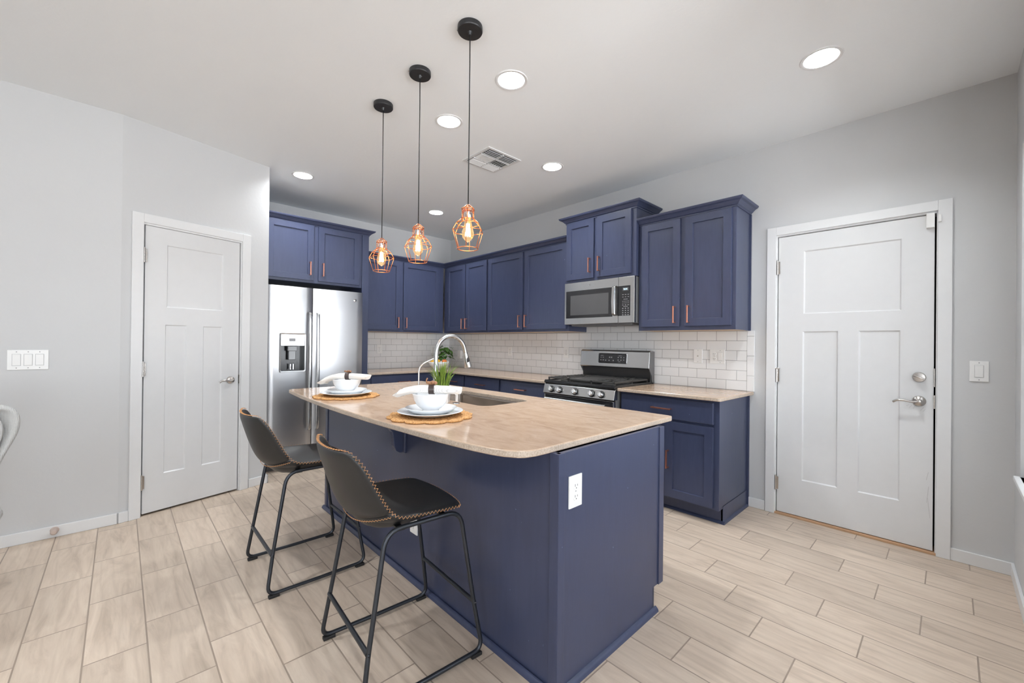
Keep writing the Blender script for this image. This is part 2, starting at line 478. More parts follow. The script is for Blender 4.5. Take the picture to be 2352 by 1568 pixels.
b.box(-5.3, XE + .2, YS - .2, YR + .2, H + .12, H + .2)
ceil = struct(b.build('ceiling', M['ceil']))

def wall(name, axis, c0, c1, a0, a1, openings=(), z1=H + .12):
    """axis 'x': wall runs along x between a0..a1 with thickness y c0..c1"""
    b = MB()
    def bx(u0, u1, w0, w1):
        if u1 - u0 < 1e-4 or w1 - w0 < 1e-4: return
        if axis == 'x': b.box(u0, u1, c0, c1, w0, w1)
        else: b.box(c0, c1, u0, u1, w0, w1)
    cur = a0
    for u0, u1, w0, w1 in sorted(openings):
        bx(cur, u0, 0, z1); bx(u0, u1, 0, w0); bx(u0, u1, w1, z1); cur = u1
    bx(cur, a1, 0, z1)
    return struct(b.build(name, M['wall']))
DX0, DX1, DZ = -0.888, -0.052, 2.052
wall('wall_back', 'x', YR, YR + .13, XF - .12, XE + .12, [(DX0, DX1, 0, DZ)])
wall('wall_fridge', 'y', XF - .12, XF, PB.y, YR)
wall('wall_left', 'y', PA.x - .12, PA.x, YS, PA.y)
WY0, WY1, WZ0, WZ1 = 1.43, 3.29, 0.59, 2.27
wall('wall_right', 'y', XW, XW + .14, 1.30, YR, [(WY0, WY1, WZ0, WZ1)])
wall('wall_niche', 'x', 1.30, 1.44, XW + .14, XE)
wall('wall_east', 'y', XE, XE + .12, YS, 1.44, [(-1.3, 0.4, 0.2, 2.4)])
wall('wall_south', 'x', YS - .12, YS, PA.x - .12, XE + .12, [(0.6, 2.6, 0.3, 2.3)])
# angled pantry wall in its own frame: local x along wall, local y into wall
pl = (PB - PA).length
DP0, DP1 = 0.112, 0.748
b = MB()
b.box(0.0, DP0, 0, .12, 0, H + .12); b.box(DP1, pl, 0, .12, 0, H + .12); b.box(DP0, DP1, 0, .12, 2.045, H + .12)
pw = struct(b.build('wall_pantry', M['wall'], loc=(PA.x, PA.y, 0), rotz=PANG))
b = MB(); b.box(XF, PB.x - .002, PB.y - .12, PB.y, 0, H + .12)
struct(b.build('wall_return', M['wall']))

# baseboards
def baseboard(name, segs, loc=(0, 0, 0), rotz=0):
    b = MB()
    for x0, x1, y0, y1 in segs:
        b.box(x0, x1, y0, y1, 0, .071)
    return struct(b.build(name, M['trim'], bevel=.003, loc=loc, rotz=rotz))
baseboard('baseboard_back', [(-1.062, -.951, YR - .013, YR), (.006, XW, YR - .013, YR)])
baseboard('baseboard_right', [(XW - .013, XW, 1.30, YR - .013), (XW - .013, XE, 1.287, 1.30)])
baseboard('baseboard_left', [(PA.x, PA.x + .013, YS, PA.y - .004)])
baseboard('baseboard_pantry', [(0, .05, -.013, 0), (.818, pl + .013, -.013, 0), (pl, pl + .013, -.013, .2)], (PA.x, PA.y, 0), PANG)

# casings
def casing(name, x0, x1, zt, w, loc, rotz, jamb=.10):
    b = MB(); t = .018
    b.box(x0 - w, x0, -t, 0, 0, zt + w); b.box(x1, x1 + w, -t, 0, 0, zt + w); b.box(x0, x1, -t, 0, zt, zt + w)
    b.box(x0 - .001, x0 + .006, -.003, jamb, 0, zt); b.box(x1 - .006, x1 + .001, -.003, jamb, 0, zt); b.box(x0, x1, -.003, jamb, zt - .012, zt + .001)
    return struct(b.build(name, M['trim'], bevel=.0025, loc=loc, rotz=rotz))
casing('trim_1', DX0, DX1, DZ, .060, (0, YR, 0), 0)
casing('trim_2', DP0, DP1, 2.045, .062, (PA.x, PA.y, 0), PANG)
b = MB(); b.box(DX0, DX1, YR - .012, YR + .12, 0, .014); struct(b.build('trim_3', M['thresh'], bevel=.002))
b = MB(); b.box(DX0 - .02, DX1 + .02, YR + .115, YR + .125, 0, DZ); struct(b.build('door_1_gap_shade', M['gap']))  # near-black sheet giving the entry door gaps their shade
b = MB(); b.box(DP0 - .02, DP1 + .02, .105, .115, 0, 2.05); struct(b.build('door_2_gap_shade', M['gap'], loc=(PA.x, PA.y, 0), rotz=PANG))  # same dark sheet for the shade in the pantry door gaps

# panelled door leaf
def leaf(x0, x1, z0, z1, y0, panels, t=.036, rec=.008, g=.006):
    """front face at y0, thickness into +y; panels = sunk rectangles"""
    b = MB()
    xs = sorted({x0, x1} | {p[0] for p in panels} | {p[1] for p in panels})
    zs = sorted({z0, z1} | {p[2] for p in panels} | {p[3] for p in panels})
    V = {}
    def v(x, z, y):
        k = (round(x, 5), round(z, 5), round(y, 5))
        if k not in V: V[k] = b.bm.verts.new((x, y, z))
        return V[k]
    for i in range(len(xs) - 1):
        for j in range(len(zs) - 1):
            cx, cz = (xs[i] + xs[i + 1]) / 2, (zs[j] + zs[j + 1]) / 2
            if any(p[0] < cx < p[1] and p[2] < cz < p[3] for p in panels): continue
            b.bm.faces.new((v(xs[i], zs[j], y0), v(xs[i + 1], zs[j], y0), v(xs[i + 1], zs[j + 1], y0), v(xs[i], zs[j + 1], y0)))
    for px0, px1, pz0, pz1 in panels:
        cols = [x for x in xs if px0 <= x <= px1]; rows = [z for z in zs if pz0 <= z <= pz1]
        loop = [(x, pz0) for x in cols] + [(px1, z) for z in rows[1:]] + [(x, pz1) for x in reversed(cols[:-1])] + [(px0, z) for z in reversed(rows[1:-1])]
        mx, mz = (px0 + px1) / 2, (pz0 + pz1) / 2
        inn = []
        for x, z in loop:
            ix = min(max(x, px0 + g), px1 - g); iz = min(max(z, pz0 + g), pz1 - g)
            inn.append(v(ix, iz, y0 + rec))
        outl = [v(x, z, y0) for x, z in loop]
        n = len(loop)
        for k in range(n):
            q = [outl[k], outl[(k + 1) % n], inn[(k + 1) % n], inn[k]]
            u = []
            for w in q:
                if w not in u: u.append(w)
            if len(u) > 2:
                try: b.bm.faces.new(u)
                except ValueError: pass
        u = []
        for w in inn:
            if w not in u: u.append(w)
        b.bm.faces.new(u)
    # sides and back
    c = [(x0, z0), (x1, z0), (x1, z1), (x0, z1)]
    bk = [b.bm.verts.new((x, y0 + t, z)) for x, z in c]
    b.bm.faces.new(list(reversed(bk)))
    ringx = [(x, z0) for x in xs] + [(x1, z) for z in zs[1:]] + [(x, z1) for x in reversed(xs[:-1])] + [(x0, z) for z in reversed(zs[1:-1])]
    sides = {'b': [(x, z0) for x in xs], 'r': [(x1, z) for z in zs], 't': [(x, z1) for x in reversed(xs)], 'l': [(x0, z) for z in reversed(zs)]}
    for key, (i, j) in {'b': (0, 1), 'r': (1, 2), 't': (2, 3), 'l': (3, 0)}.items():
        b.bm.faces.new([v(x, z, y0) for x, z in sides[key]] + [bk[j], bk[i]])
    return b

def lever(parent, x, z, y, length, tilt=0.0, rose=.032, drop=.012, name='door_handle', deadlatch=True):
    b = MB()
    b.lathe([(0, y), (rose, y), (rose, y - .005), (rose * .86, y - .011), (rose * .5, y - .016), (.012, y - .02), (.011, y - .045), (0, y - .047)], 28, (x, 0, z), axis='y')
    pts = [(x, y - .044, z), (x - length * .25, y - .048, z - drop * .35), (x - length * .55, y - .052, z + drop * .2), (x - length * .85, y - .05, z + drop * .1), (x - length, y - .046, z - drop)]
    b.tube(fillet(pts, .02, 4), [.0075] * 3 + [.006] * 40 if False else .0065, 10)
    if deadlatch: b.lathe([(0, y - .048), (.005, y - .052), (.005, y - .058), (0, y - .059)], 12, (x, 0, z), axis='y')
    return b.build(name, M['nickel'], parent, smooth=True, auto=40)
def hinge(parent, x, z, y, extra=False):
    b = MB(); b.tube([(x, y, z - .05), (x, y, z + .05)], .0065, 12)
    for dz in (-.03, -.01, .01, .03): b.ring((x, y, z + dz), .0066, .0006, 14, 4)
    b.box(x - .014, x + .016, y + .003, y + .006, z - .045, z + .045)
    b.lathe([(0, .058), (.004, .056), (.004, .05), (0, .05)], 10, (x, y, z))
    if extra: b.tube([(x - .022, y - .004, z + .052), (x + .022, y - .004, z + .052)], .004, 8)
    return b.build('hinge', M['nickel'], parent, smooth=True, auto=40)

# entry door
d1 = sempty('door_1', (0, YR, 0))
leaf(-.877, -.066, .018, 2.036, .006, [(-.720, -.211, 1.467, 1.915), (-.724, -.524, .277, 1.341), (-.415, -.214, .277, 1.341)]).build('door_leaf', M['door'], d1, bevel=.0015)
for hz in (1.812, 1.018, .227): hinge(d1, -.881, hz, -.008, extra=hz == 1.018)
lever(d1, -.128, .909, .006, .115)
b = MB()
b.lathe([(0, .006), (.031, .006), (.031, .0), (.026, -.007), (0, -.009)], 28, (-.128, 0, 1.054), axis='y')
b.box(-.155, -.101, -.032, -.008, 1.0485, 1.0595, rot=Matrix.Rotation(R(24), 4, 'Y'), bev=.002)
b.build('deadbolt', M['nickel'], d1, smooth=True, auto=40)
b = MB()
for k, (dx, dz, a, L) in enumerate([(-.165, .872, 60, .022), (-.150, .868, 70, .02), (-.115, .862, 55, .026), (-.178, .878, 40, .014), (-.105, .855, 60, .02), (-.088, .35, 85, .10), (-.083, .27, 95, .12), (-.09, .46, 80, .05)]):
    b.box(dx - L / 2, dx + L / 2, .0052, .0062, dz - .0012, dz + .0012, rot=Matrix.Rotation(R(-a), 4, 'Y'))
b.build('scuff_mark', simple('grey_scuff', (0.55, 0.55, 0.55, 1), .6, noise=.2), d1)
b = MB(); b.box(-.066, -.061, .0, .02, 1.0, 1.11); b.box(-.066, -.060, .0, .02, .87, .95); b.build('strike_plate', M['nickel'], d1)

# pantry door
d2 = sempty('door_2', (PA.x, PA.y, 0), PANG)
leaf(.127, .735, .014, 2.031, .006, [(.252, .615, 1.466, 1.915), (.245, .374, .271, 1.340), (.482, .611, .269, 1.338)]).build('door_leaf', M['door'], d2, bevel=.0015)
for hz in (1.819, 1.023, .236): hinge(d2, .119, hz, -.006)
lever(d2, .676, .911, .006, .098, rose=.030, deadlatch=True)
b = MB(); b.box(.737, .742, .0, .02, .88, .95); b.build('strike_plate', M['nickel'], d2)

# window beside the entry door
w1 = sempty('window_1', (XW, 0, 0), R(90))   # local x = +y, local y = -x (into room is +... wall lies at -y)
b = MB()
f = .055
ya, yb = -.115, -.075
b.box(WY0, WY0 + f, ya, yb, WZ0, WZ1); b.box(WY1 - f, WY1, ya, yb, WZ0, WZ1); b.box(WY0, WY1, ya, yb, WZ0, WZ0 + f); b.box(WY0, WY1, ya, yb, WZ1 - f, WZ1)
mid = (WY0 + WY1) / 2
b.box(mid - .035, mid + .035, ya, yb, WZ0, WZ1)
b.box(WY0, WY1, ya + .005, yb - .005, 1.345, 1.395)
for z in (1.0, 1.80): b.box(WY0, WY1, ya + .012, yb - .014, z - .009, z + .009)
b.build('window_frame', M['trim'], w1, bevel=.002)
b = MB(); b.box(WY0 + .02, WY1 - .02, ya + .018, ya + .022, WZ0 + .02, WZ1 - .02); b.build('window_pane', M['pane'], w1)
b = MB(); b.box(WY0 - .02, WY1 + .02, -.06, .022, WZ0 - .022, WZ0); b.build('window_sill', M['trim'], w1, bevel=.003)
# big windows behind the camera, the south one added for fill light
def bigwindow(name, loc, rot, x0, x1, z0, z1, nmul, sillz=True):
    w = sempty(name, loc, rot)
    b = MB(); f = .06
    b.box(x0, x0 + f, -.09, -.04, z0, z1); b.box(x1 - f, x1, -.09, -.04, z0, z1); b.box(x0, x1, -.09, -.04, z0, z0 + f); b.box(x0, x1, -.09, -.04, z1 - f, z1)
    for k in range(1, nmul):
        xm = x0 + (x1 - x0) * k / nmul; b.box(xm - .035, xm + .035, -.09, -.04, z0, z1)
    b.build('window_frame', M['trim'], w, bevel=.002)
    b = MB(); b.box(x0 + .02, x1 - .02, -.068, -.064, z0 + .02, z1 - .02); b.build('window_pane', M['pane'], w)
bigwindow('window_2', (XE, 0, 0), R(90), -1.3, 0.4, .2, 2.4, 2)
bigwindow('added_window_3', (0, YS, 0), R(0), .6, 2.6, .3, 2.3, 2)  # unseen window added to brighten the entry wall and right ceiling
# backsplash tiles
b = MB(); b.box(XF, -1.082, YR - .009, YR, .883, 1.352, M['tile_x']); b.box(-2.607, -1.838, YR - .009, YR, 1.352, 1.43, M['tile_x'])
struct(b.build('trim_7', None)); 
b = MB(); b.box(XF, XF + .009, 2.03, YR, .883, 1.352, M['tile_y']); struct(b.build('trim_8', None))
b = MB()
for z0, z1 in ((.883, 1.0005), (1.0025, 1.1535), (1.1555, 1.3075), (1.3095, 1.352)):
    b.box(-1.0805, -1.030, YR - .009, YR, z0, z1, bev=.0015)
struct(b.build('trim_9', M['tile_trim']))

# ------------------------------------------------------------------ cabinets
def shaker(x0, x1, z0, z1, yf, rail=.058, t=.021, rec=.012):
    return leaf(x0, x1, z0, z1, yf, [(x0 + rail, x1 - rail, z0 + rail, z1 - rail)], t=t, rec=rec, g=.0015)
def pull(parent, x, z, yf, L=.135, vertical=True):
    b = MB(); o = .031; r = .005; h = L / 2 - .006
    if vertical:
        b.box(x - r, x + r, yf - o - r, yf - o + r, z - L / 2, z + L / 2, bev=.0015)
        for s in (-h, h): b.box(x - r * .9, x + r * .9, yf - o, yf, z + s - r * .9, z + s + r * .9)
    else:
        b.box(x - L / 2, x + L / 2, yf - o - r, yf - o + r, z - r, z + r, bev=.0015)
        for s in (-h, h): b.box(x + s - r * .9, x + s + r * .9, yf - o, yf, z - r * .9, z + r * .9)
    return b.build('handle', M['copper'], parent)
def cab(name, label, loc, rot, w, depth, z0, z1, fronts, toe=0.0, upper=False, sides=(), group=None, t=.019):
    """local x 0..w, face frame front at local y = -depth, wall at 0"""
    o = thing(name, label, 'cabinet', loc, rot, group)
    b = MB()
    if toe:
        b.box(0, w, -depth + .075, -.003, 0, toe + .02, M['navy']); b.box(0, w, -depth, -.003, toe, z1, M['navy'])
    else:
        b.box(0, w, -depth, -.003, z0, z1, M['navy'])
        if upper: b.box(.012, w - .012, -depth + .02, -.012, z0 - .001, z0 + .004, M['under'])
    for s in sides:   # thin end skins
        x = s
        b.box(x - .002, x + .002, -depth + .001, -depth + .02, z0 if not toe else toe, z1, M['navy'])
    b.build('cabinet_body', M['navy'], o, bevel=.0015)
    for f in fronts:
        kind, x0, x1, fz0, fz1 = f[:5]
        yf = -depth - t
        if kind == 'door':
            d = shaker(x0, x1, fz0, fz1, yf, t=t).build('door', M['navy'], o, bevel=.0012)
            pull(d, f[5], f[6], yf)
        else:
            bb = MB(); bb.box(x0, x1, yf, yf + t, fz0, fz1, bev=.003)
            d = bb.build('drawer', M['navy'], o)
            pull(d, f[5], f[6], yf, .15, False)
    return o
def crown(parent, path, side, z, i0=0, i1=None, prof=None):
    """path in world xy, outward = left of travel if side=1; z = bottom; segment i0..i1 of the mitred path"""
    prof = prof or [(-.01, 0), (.006, 0), (.006, .010), (.014, .014), (.020, .022), (.036, .036), (.044, .040), (.050, .042), (.056, .052), (.056, .058), (-.01, .058)]
    P = [Vector(p) for p in path]; n = len(P); off = []
    for i in range(n):
        ds = []
        if i > 0: ds.append((P[i] - P[i - 1]).normalized())
        if i < n - 1: ds.append((P[i + 1] - P[i]).normalized())
        ns = [Vector((-d.y, d.x)) * side for d in ds]
        if len(ns) == 1: off.append(ns[0])
        else:
            m = ns[0] + ns[1]
            off.append(m / (1 + ns[0].dot(ns[1])))
    i1 = n - 1 if i1 is None else i1
    b = MB(); rings = []
    for i in range(i0, i1 + 1):
        rings.append([b.bm.verts.new((P[i].x + off[i].x * a, P[i].y + off[i].y * a, z + h)) for a, h in prof])
    L = len(prof)
    for a, c in zip(rings, rings[1:]):
        for k in range(L): b.bm.faces.new((a[k], a[(k + 1) % L], c[(k + 1) % L], c[k]))
    b.bm.faces.new(rings[0]); b.bm.faces.new(list(reversed(rings[-1])))
    inv = Matrix.LocRotScale(parent.location, parent.rotation_euler, None).inverted()
    bmesh.ops.transform(b.bm, matrix=inv, verts=b.bm.verts[:])
    return b.build('crown_moulding', M['navy'], parent)

F90 = R(90)
UP = .304                     # upper cabinet depth to face frame
# -- uppers on the fridge wall: local x = y
uA = cab('upper_cabinet', 'navy two-door upper cabinet between the fridge side panel and the room corner', (XF, 2.012, 0), F90, 1.20, UP, 1.358, 2.262,
         [('door', .040, .545, 1.383, 2.240, .513, 1.475), ('door', .592, 1.128, 1.383, 2.240, .624, 1.475)], upper=True)
# corner run on the range wall
uB = cab('upper_cabinet', 'navy upper cabinet with two narrow doors just right of the room corner', (-4.778, YR, 0), 0, .925, UP, 1.358, 2.262,
         [('door', .073, .483, 1.383, 2.240, .452, 1.475), ('door', .500, .912, 1.383, 2.240, .531, 1.475)], upper=True)
uC = cab('upper_cabinet', 'navy upper cabinet with two wide doors directly left of the microwave', (-3.852, YR, 0), 0, 1.247, UP, 1.358, 2.262,
         [('door', .020, .606, 1.383, 2.240, .572, 1.475), ('door', .638, 1.225, 1.383, 2.240, .672, 1.475)], upper=True)
run = [(XF + UP, 2.012), (XF + UP, YR - UP), (-2.607, YR - UP)]
run2 = [(XF + UP, 2.012), (XF + UP, YR - UP), (-3.852, YR - UP), (-2.607, YR - UP)]
crown(uA, run2, -1, 2.245, 0, 1); crown(uB, run2, -1, 2.245, 1, 2); crown(uC, run2, -1, 2.245, 2, 3)
# above microwave
UM = .352
uD = cab('upper_cabinet', 'short raised navy cabinet mounted above the microwave', (-2.605, YR, 0), 0, .764, UM, 1.822, 2.420,
         [('door', .016, .336, 1.848, 2.400, .300, 1.965), ('door', .372, .722, 1.848, 2.400, .404, 1.965)])
crown(uD, [(-2.605, YR), (-2.605, YR - UM), (-1.841, YR - UM), (-1.841, YR)], -1, 2.402)
# right of the microwave
uE = cab('upper_cabinet', 'navy two-door upper cabinet at the right end above the light switches', (-1.838, YR, 0), 0, .772, UP, 1.352, 2.262,
         [('door', .030, .362, 1.383, 2.240, .326, 1.475), ('door', .404, .744, 1.383, 2.240, .438, 1.475)], upper=True)
b = MB(); b.box(.765, .782, -.016, -.001, 1.350, 2.245); b.build('scribe_strip', M['navy'], uE)
crown(uE, [(-1.838, YR - UP), (-1.066, YR - UP), (-1.066, YR)], -1, 2.245)
# over the fridge
UF = .613
uF = cab('upper_cabinet', 'deep navy two-door cabinet above the stainless refrigerator', (XF, .945, 0), F90, .985, UF, 1.822, 2.425,
         [('door', .055, .478, 1.848, 2.405, .440, 1.965), ('door', .525, .952, 1.848, 2.405, .565, 1.965)])
crown(uF, [(XF + UF, .945), (XF + UF, 2.008), (XF + .02, 2.008)], -1, 2.405)
tp = thing('fridge_side_panel', 'tall navy end panel standing between the refrigerator and the counter', 'cabinet panel', (XF, 0, 0), F90)
b = MB(); b.box(1.932, 2.008, -UF - .004, -.003, 0, 2.405); b.build('panel', M['navy'], tp, bevel=.0015)
# -- base cabinets
BD = .572; CT = .857
bA = cab('base_cabinet', 'navy base cabinet with a wide drawer beside the refrigerator panel', (XF, 2.012, 0), F90, .94, .594, 0, CT,
         [('drawer', .045, .850, .690, .838, .445, .764), ('door', .045, .440, .135, .672, .405, .58), ('door', .455, .850, .135, .672, .49, .58)], toe=.105)
bB = cab('base_cabinet', 'narrow navy base cabinet nearest the inside corner of the counter', (-4.47, YR, 0), 0, .535, BD, 0, CT,
         [('drawer', .10, .520, .690, .838, .33, .764), ('door', .10, .520, .135, .672, .48, .58)], toe=.105)
bC = cab('base_cabinet', 'navy base cabinet with middle drawer behind the island sink', (-3.933, YR, 0), 0, .630, BD, 0, CT,
         [('drawer', .015, .612, .690, .838, .315, .764), ('door', .015, .305, .135, .672, .27, .58), ('door', .32, .612, .135, .672, .355, .58)], toe=.105)
bD = cab('base_cabinet', 'navy base cabinet with drawer directly left of the stove', (-3.301, YR, 0), 0, .690, BD, 0, CT,
         [('drawer', .015, .640, .690, .838, .325, .764), ('door', .015, .320, .135, .672, .285, .58), ('door', .335, .640, .135, .672, .37, .58)], toe=.105)
bE = cab('base_cabinet', 'navy end base cabinet right of the stove with drawer and visible door', (-1.838, YR, 0), 0, .764, BD, 0, CT,
         [('drawer', .012, .728, .690, .838, .360, .764), ('door', .012, .352, .118, .670, .32, .40), ('door', .386, .728, .118, .670, .412, .395)], toe=.105)
b = MB()
b.box(.752, .766, -BD + .075, -.003, 0, .12); b.prism([(.764, 0), (.780, 0), (.776, .012), (.764, .018)], -BD + .063, -.012, axis='y')
b.prism([(-BD + .075, 0), (-BD + .059, 0), (-BD + .063, .012), (-BD + .075, .018)], .0, .778, axis='x')
b.build('toe_moulding', M['navy'], bE)
b = MB(); b.box(.764, .778, -.016, -.001, .0, CT); b.build('scribe_strip', M['navy'], bE)

# worktops along the walls
def slab(name, label, outline, z0, z1, holes=()):
    b = MB()
    r = holed_plane(b.bm, outline, list(holes), z0)
    fs = b.bm.faces[:]
    e = bmesh.ops.extrude_face_region(b.bm, geom=fs)
    bmesh.ops.translate(b.bm, vec=(0, 0, z1 - z0), verts=[v for v in e['geom'] if isinstance(v, bmesh.types.BMVert)])
    o = b.build(name, M['stone'], bevel=.005, seg=3)
    return tag(o, label, 'countertop')
CZ0, CZ1 = .8575, .8825
slab('countertop', 'L-shaped beige granite worktop running from the refrigerator panel to the stove',
     [(XF + .010, 2.010), (-4.445, 2.010), (-4.445, 2.905), (-2.609, 2.905), (-2.609, YR - .010), (XF + .010, YR - .010)], CZ0, CZ1)
slab('countertop', 'short beige granite worktop between the stove and the entry door',
     [(-1.836, 2.905), (-1.066, 2.905), (-1.052, 2.911), (-1.046, 2.925), (-1.030, YR - .010), (-1.836, YR - .010)], CZ0, CZ1)

# ------------------------------------------------------------------ island
IX0, IX1, IY0, IY1, IZ = -3.18, -.938, 1.119, 1.886, .849
isl = thing('kitchen_island', 'navy kitchen island cabinet base with panelled sides under the large granite top', 'kitchen island', (0, 0, 0))
b = MB()
T = .018
b.box(IX0, IX1, IY0, IY0 + T, 0, IZ); b.box(IX0, IX0 + T, IY0, IY1 - .02, 0, IZ)
b.prism([(IY0, 0), (IY1 - .075, 0), (IY1 - .075, .112), (IY1 - .018, .112), (IY1 - .018, IZ), (IY0, IZ)], IX1 - T, IX1, axis='x')
b.box(IX0, IX1, IY1 - .088, IY1 - .076, 0, .112); b.box(IX0, IX1, IY1 - .005, IY1, .112, IZ)
b.box(IX0 + .01, IX1 - .01, IY0 + .01, IY1 - .03, .10, .112)
b.build('cabinet_body', M['navy'], isl, bevel=.0012)
for cx_ in ((IX1 - .036, IX1 + .001, IY0 - .006, IY0 + .001, .0), (IX1 - .004, IX1 + .006, IY1 - .042, IY1, .112), (IX0 - .001, IX0 + .038, IY0 - .006, IY0 + .001, 0)):
    b = MB(); b.box(*cx_, IZ)
    if cx_[0] == IX1 - .036: b.box(IX1 - .001, IX1 + .005, IY0 - .0055, IY0 + .03, 0, IZ)
    b.build('corner_trim', M['navy'], isl, bevel=.0012)
b = MB()
qr = [(0, 0), (.017, 0), (.016, .008), (.010, .016), (.004, .020), (0, .021)]
b.prism([(IY0 - .006 - a, h) for a, h in qr], IX0 - .012, IX1 + .016, axis='x')
b.prism([(IX1 + a, h) for a, h in qr], IY0 - .016, IY1 - .062, axis='y')
b.build('base_moulding', M['navy'], isl, smooth=True, auto=30)
for k in range(4):
    x0 = IX0 + .03 + k * .54; x1 = x0 + .52
    xm = IX0 * 0
    # range-side fronts of the island
    bb = leaf(-x1, -x0, .135, .83, 0, [(-x1 + .06, -x0 - .06, .195, .77)], t=.019, rec=.007)
    d = bb.build('door', M['navy'], isl, bevel=.0012); d.location = (0, IY1 + .020, 0); d.rotation_euler = (0, 0, PI)
    pull(d, (-x1 + .04) if k % 2 else (-x0 - .04), .70, 0)
# corbel under the overhang
b = MB()
cx0, cx1 = -2.052, -2.014
prof = [(IY0, IZ), (IY0 - .110, IZ), (IY0 - .108, IZ - .035), (IY0 - .092, IZ - .062), (IY0 - .072, IZ - .09), (IY0 - .066, IZ - .13), (IY0 - .062, IZ - .165), (IY0 - .050, IZ - .192), (IY0 - .028, IZ - .205), (IY0, IZ - .205)]
b.prism(prof, cx0, cx1, axis='x')
b.box(cx0 - .022, cx1 + .022, IY0 - .014, IY0, IZ - .206, IZ - .002)
b.build('corbel', M['navy'], isl, bevel=.003)

front = [(-3.385, .945), (-3.372, .922), (-3.345, .907), (-3.266, .898), (-3.11, .886), (-2.96, .876), (-2.80, .868), (-2.62, .861), (-2.42, .858), (-2.22, .858), (-2.04, .860), (-1.88, .864), (-1.72, .870), (-1.55, .879), (-1.40, .889), (-1.27, .901), (-1.17, .914), (-1.09, .930), (-1.035, .948), (-1.0, .970), (-.978, .998), (-.968, 1.035), (-.966, 1.10)]
# the slab end projects past the end panel
front = [(x + (.0 if x < -1.3 else .0), y) for x, y in front]
OUT = front + [(-.966 + .0, 1.5), (-.966, 2.03), (-.972, 2.046), (-.988, 2.052), (-3.36, 2.040), (-3.378, 2.034), (-3.385, 2.02)]
# sink cut-out with rounded corners
SX0, SX1, SY0, SY1 = -2.56, -1.815, 1.505, 1.882
def rrect(x0, x1, y0, y1, r, n=6):
    out = []
    for cx, cy, a0 in ((x1 - r, y1 - r, 0), (x0 + r, y1 - r, 90), (x0 + r, y0 + r, 180), (x1 - r, y0 + r, 270)):
        for k in range(n + 1):
            a = R(a0 + 90 * k / n); out.append((cx + r * math.cos(a), cy + r * math.sin(a)))
    return out
slab('countertop', 'large bow-fronted beige granite island top holding the place settings', OUT, IZ, .874, [rrect(SX0, SX1, SY0, SY1, .06)])
sk = thing('kitchen_sink', 'rectangular stainless steel undermount sink set in the island top', 'sink', (0, 0, 0))
b = MB()
lv = [(.012, IZ - .001), (-.004, IZ - .001), (-.006, IZ - .01), (-.006, IZ - .17), (-.03, IZ - .19), (-.15, IZ - .195)]
rg = [[Vector((x, y, z)) for x, y in rrect(SX0 - o, SX1 + o, SY0 - o, SY1 + o, max(.055 + o, .02))] for o, z in lv]
V = b.grid(rg, close_u=True); b.bm.faces.new(V[-1])
b.build('basin', M['sink'], sk, smooth=True, auto=50, solid=.0015)
b = MB(); b.lathe([(0, .003), (.03, .003), (.042, .004), (.045, .0)], 24, ((SX0 + SX1) / 2, 1.70, IZ - .194)); b.build('drain', M['chrome'], sk, smooth=True, auto=40)

# faucet
fc = thing('kitchen_faucet', 'tall brushed steel gooseneck pull-down faucet behind the grass pot', 'faucet', (-2.2, 1.43, .8741))
b = MB(); b.lathe([(0, 0), (.027, 0), (.027, .006), (.021, .012), (.0165, .03), (.0165, .22), (.0135, .235), (.0135, .29)], 24)
arc = [(0, 0, .29)] + [(0, .112 - .112 * math.cos(R(a)), .29 + .112 * math.sin(R(a))) for a in range(10, 166, 8)]
last = arc[-1]; arc.append((0, last[1] + .008, last[2] - .030))
b.tube(arc, .0135, 14); b.build('spout', M['steel'], fc, smooth=True, auto=50)
d0 = Vector(arc[-1]); dv = (Vector(arc[-1]) - Vector(arc[-2])).normalized()
b = MB(); b.tube([d0, d0 + dv * .02, d0 + dv * .05, d0 + dv * .088, d0 + dv * .098], [.0145, .016, .0195, .0245, .024], 20)
sp = b.build('spray_head', M['steel'], fc, smooth=True, auto=50)
b = MB(); c = d0 + dv * .050 + Vector((.0180, -.003, 0))
b.lathe([(0, .004), (.008, .003), (.011, 0), (0, -.004)], 18, c, axis='x', sy=1.7); b.build('spray_button', M['rubber'], sp, smooth=True)
b = MB(); b.tube([(0, .014, .07), (0, .036, .075)], .010, 12); b.tube([(0, .032, .075), (0, .045, .10), (0, .062, .150)], [.006, .006, .0045], 10)
b.build('lever', M['steel'], fc, smooth=True, auto=50)
fw = thing('filter_tap', 'slim brushed nickel water tap with bent spout left of the main faucet', 'tap', (-2.435, 1.45, .8741))
b = MB(); b.lathe([(0, 0), (.019, 0), (.019, .004), (.015, .01), (.013, .045), (.008, .062), (.006, .07)], 20)
b.tube(fillet([(0, 0, .06), (0, 0, .185), (0, .03, .215), (0, .155, .262)], .03, 5), .0055, 12)
b.build('spout', M['nickel'], fw, smooth=True, auto=50)
b = MB(); b.tube([(0, 0, .04), (-.022, -.005, .048)], .006, 10); b.lathe([(0, -.011), (.009, -.008), (.012, 0), (.009, .008), (0, .011)], 14, (-.030, -.006, .050)); b.build('lever', M['knot'], fw, smooth=True)
b = MB(); b.lathe([(0, .003), (.018, .003), (.0225, .0015), (.023, 0), (0, 0)], 24)
tag(b.build('hole_cover', M['chrome'], smooth=True, auto=40, loc=(-2.016, 1.455, .8741)), 'small round chrome cap in the granite beside the sink', 'hole cover')

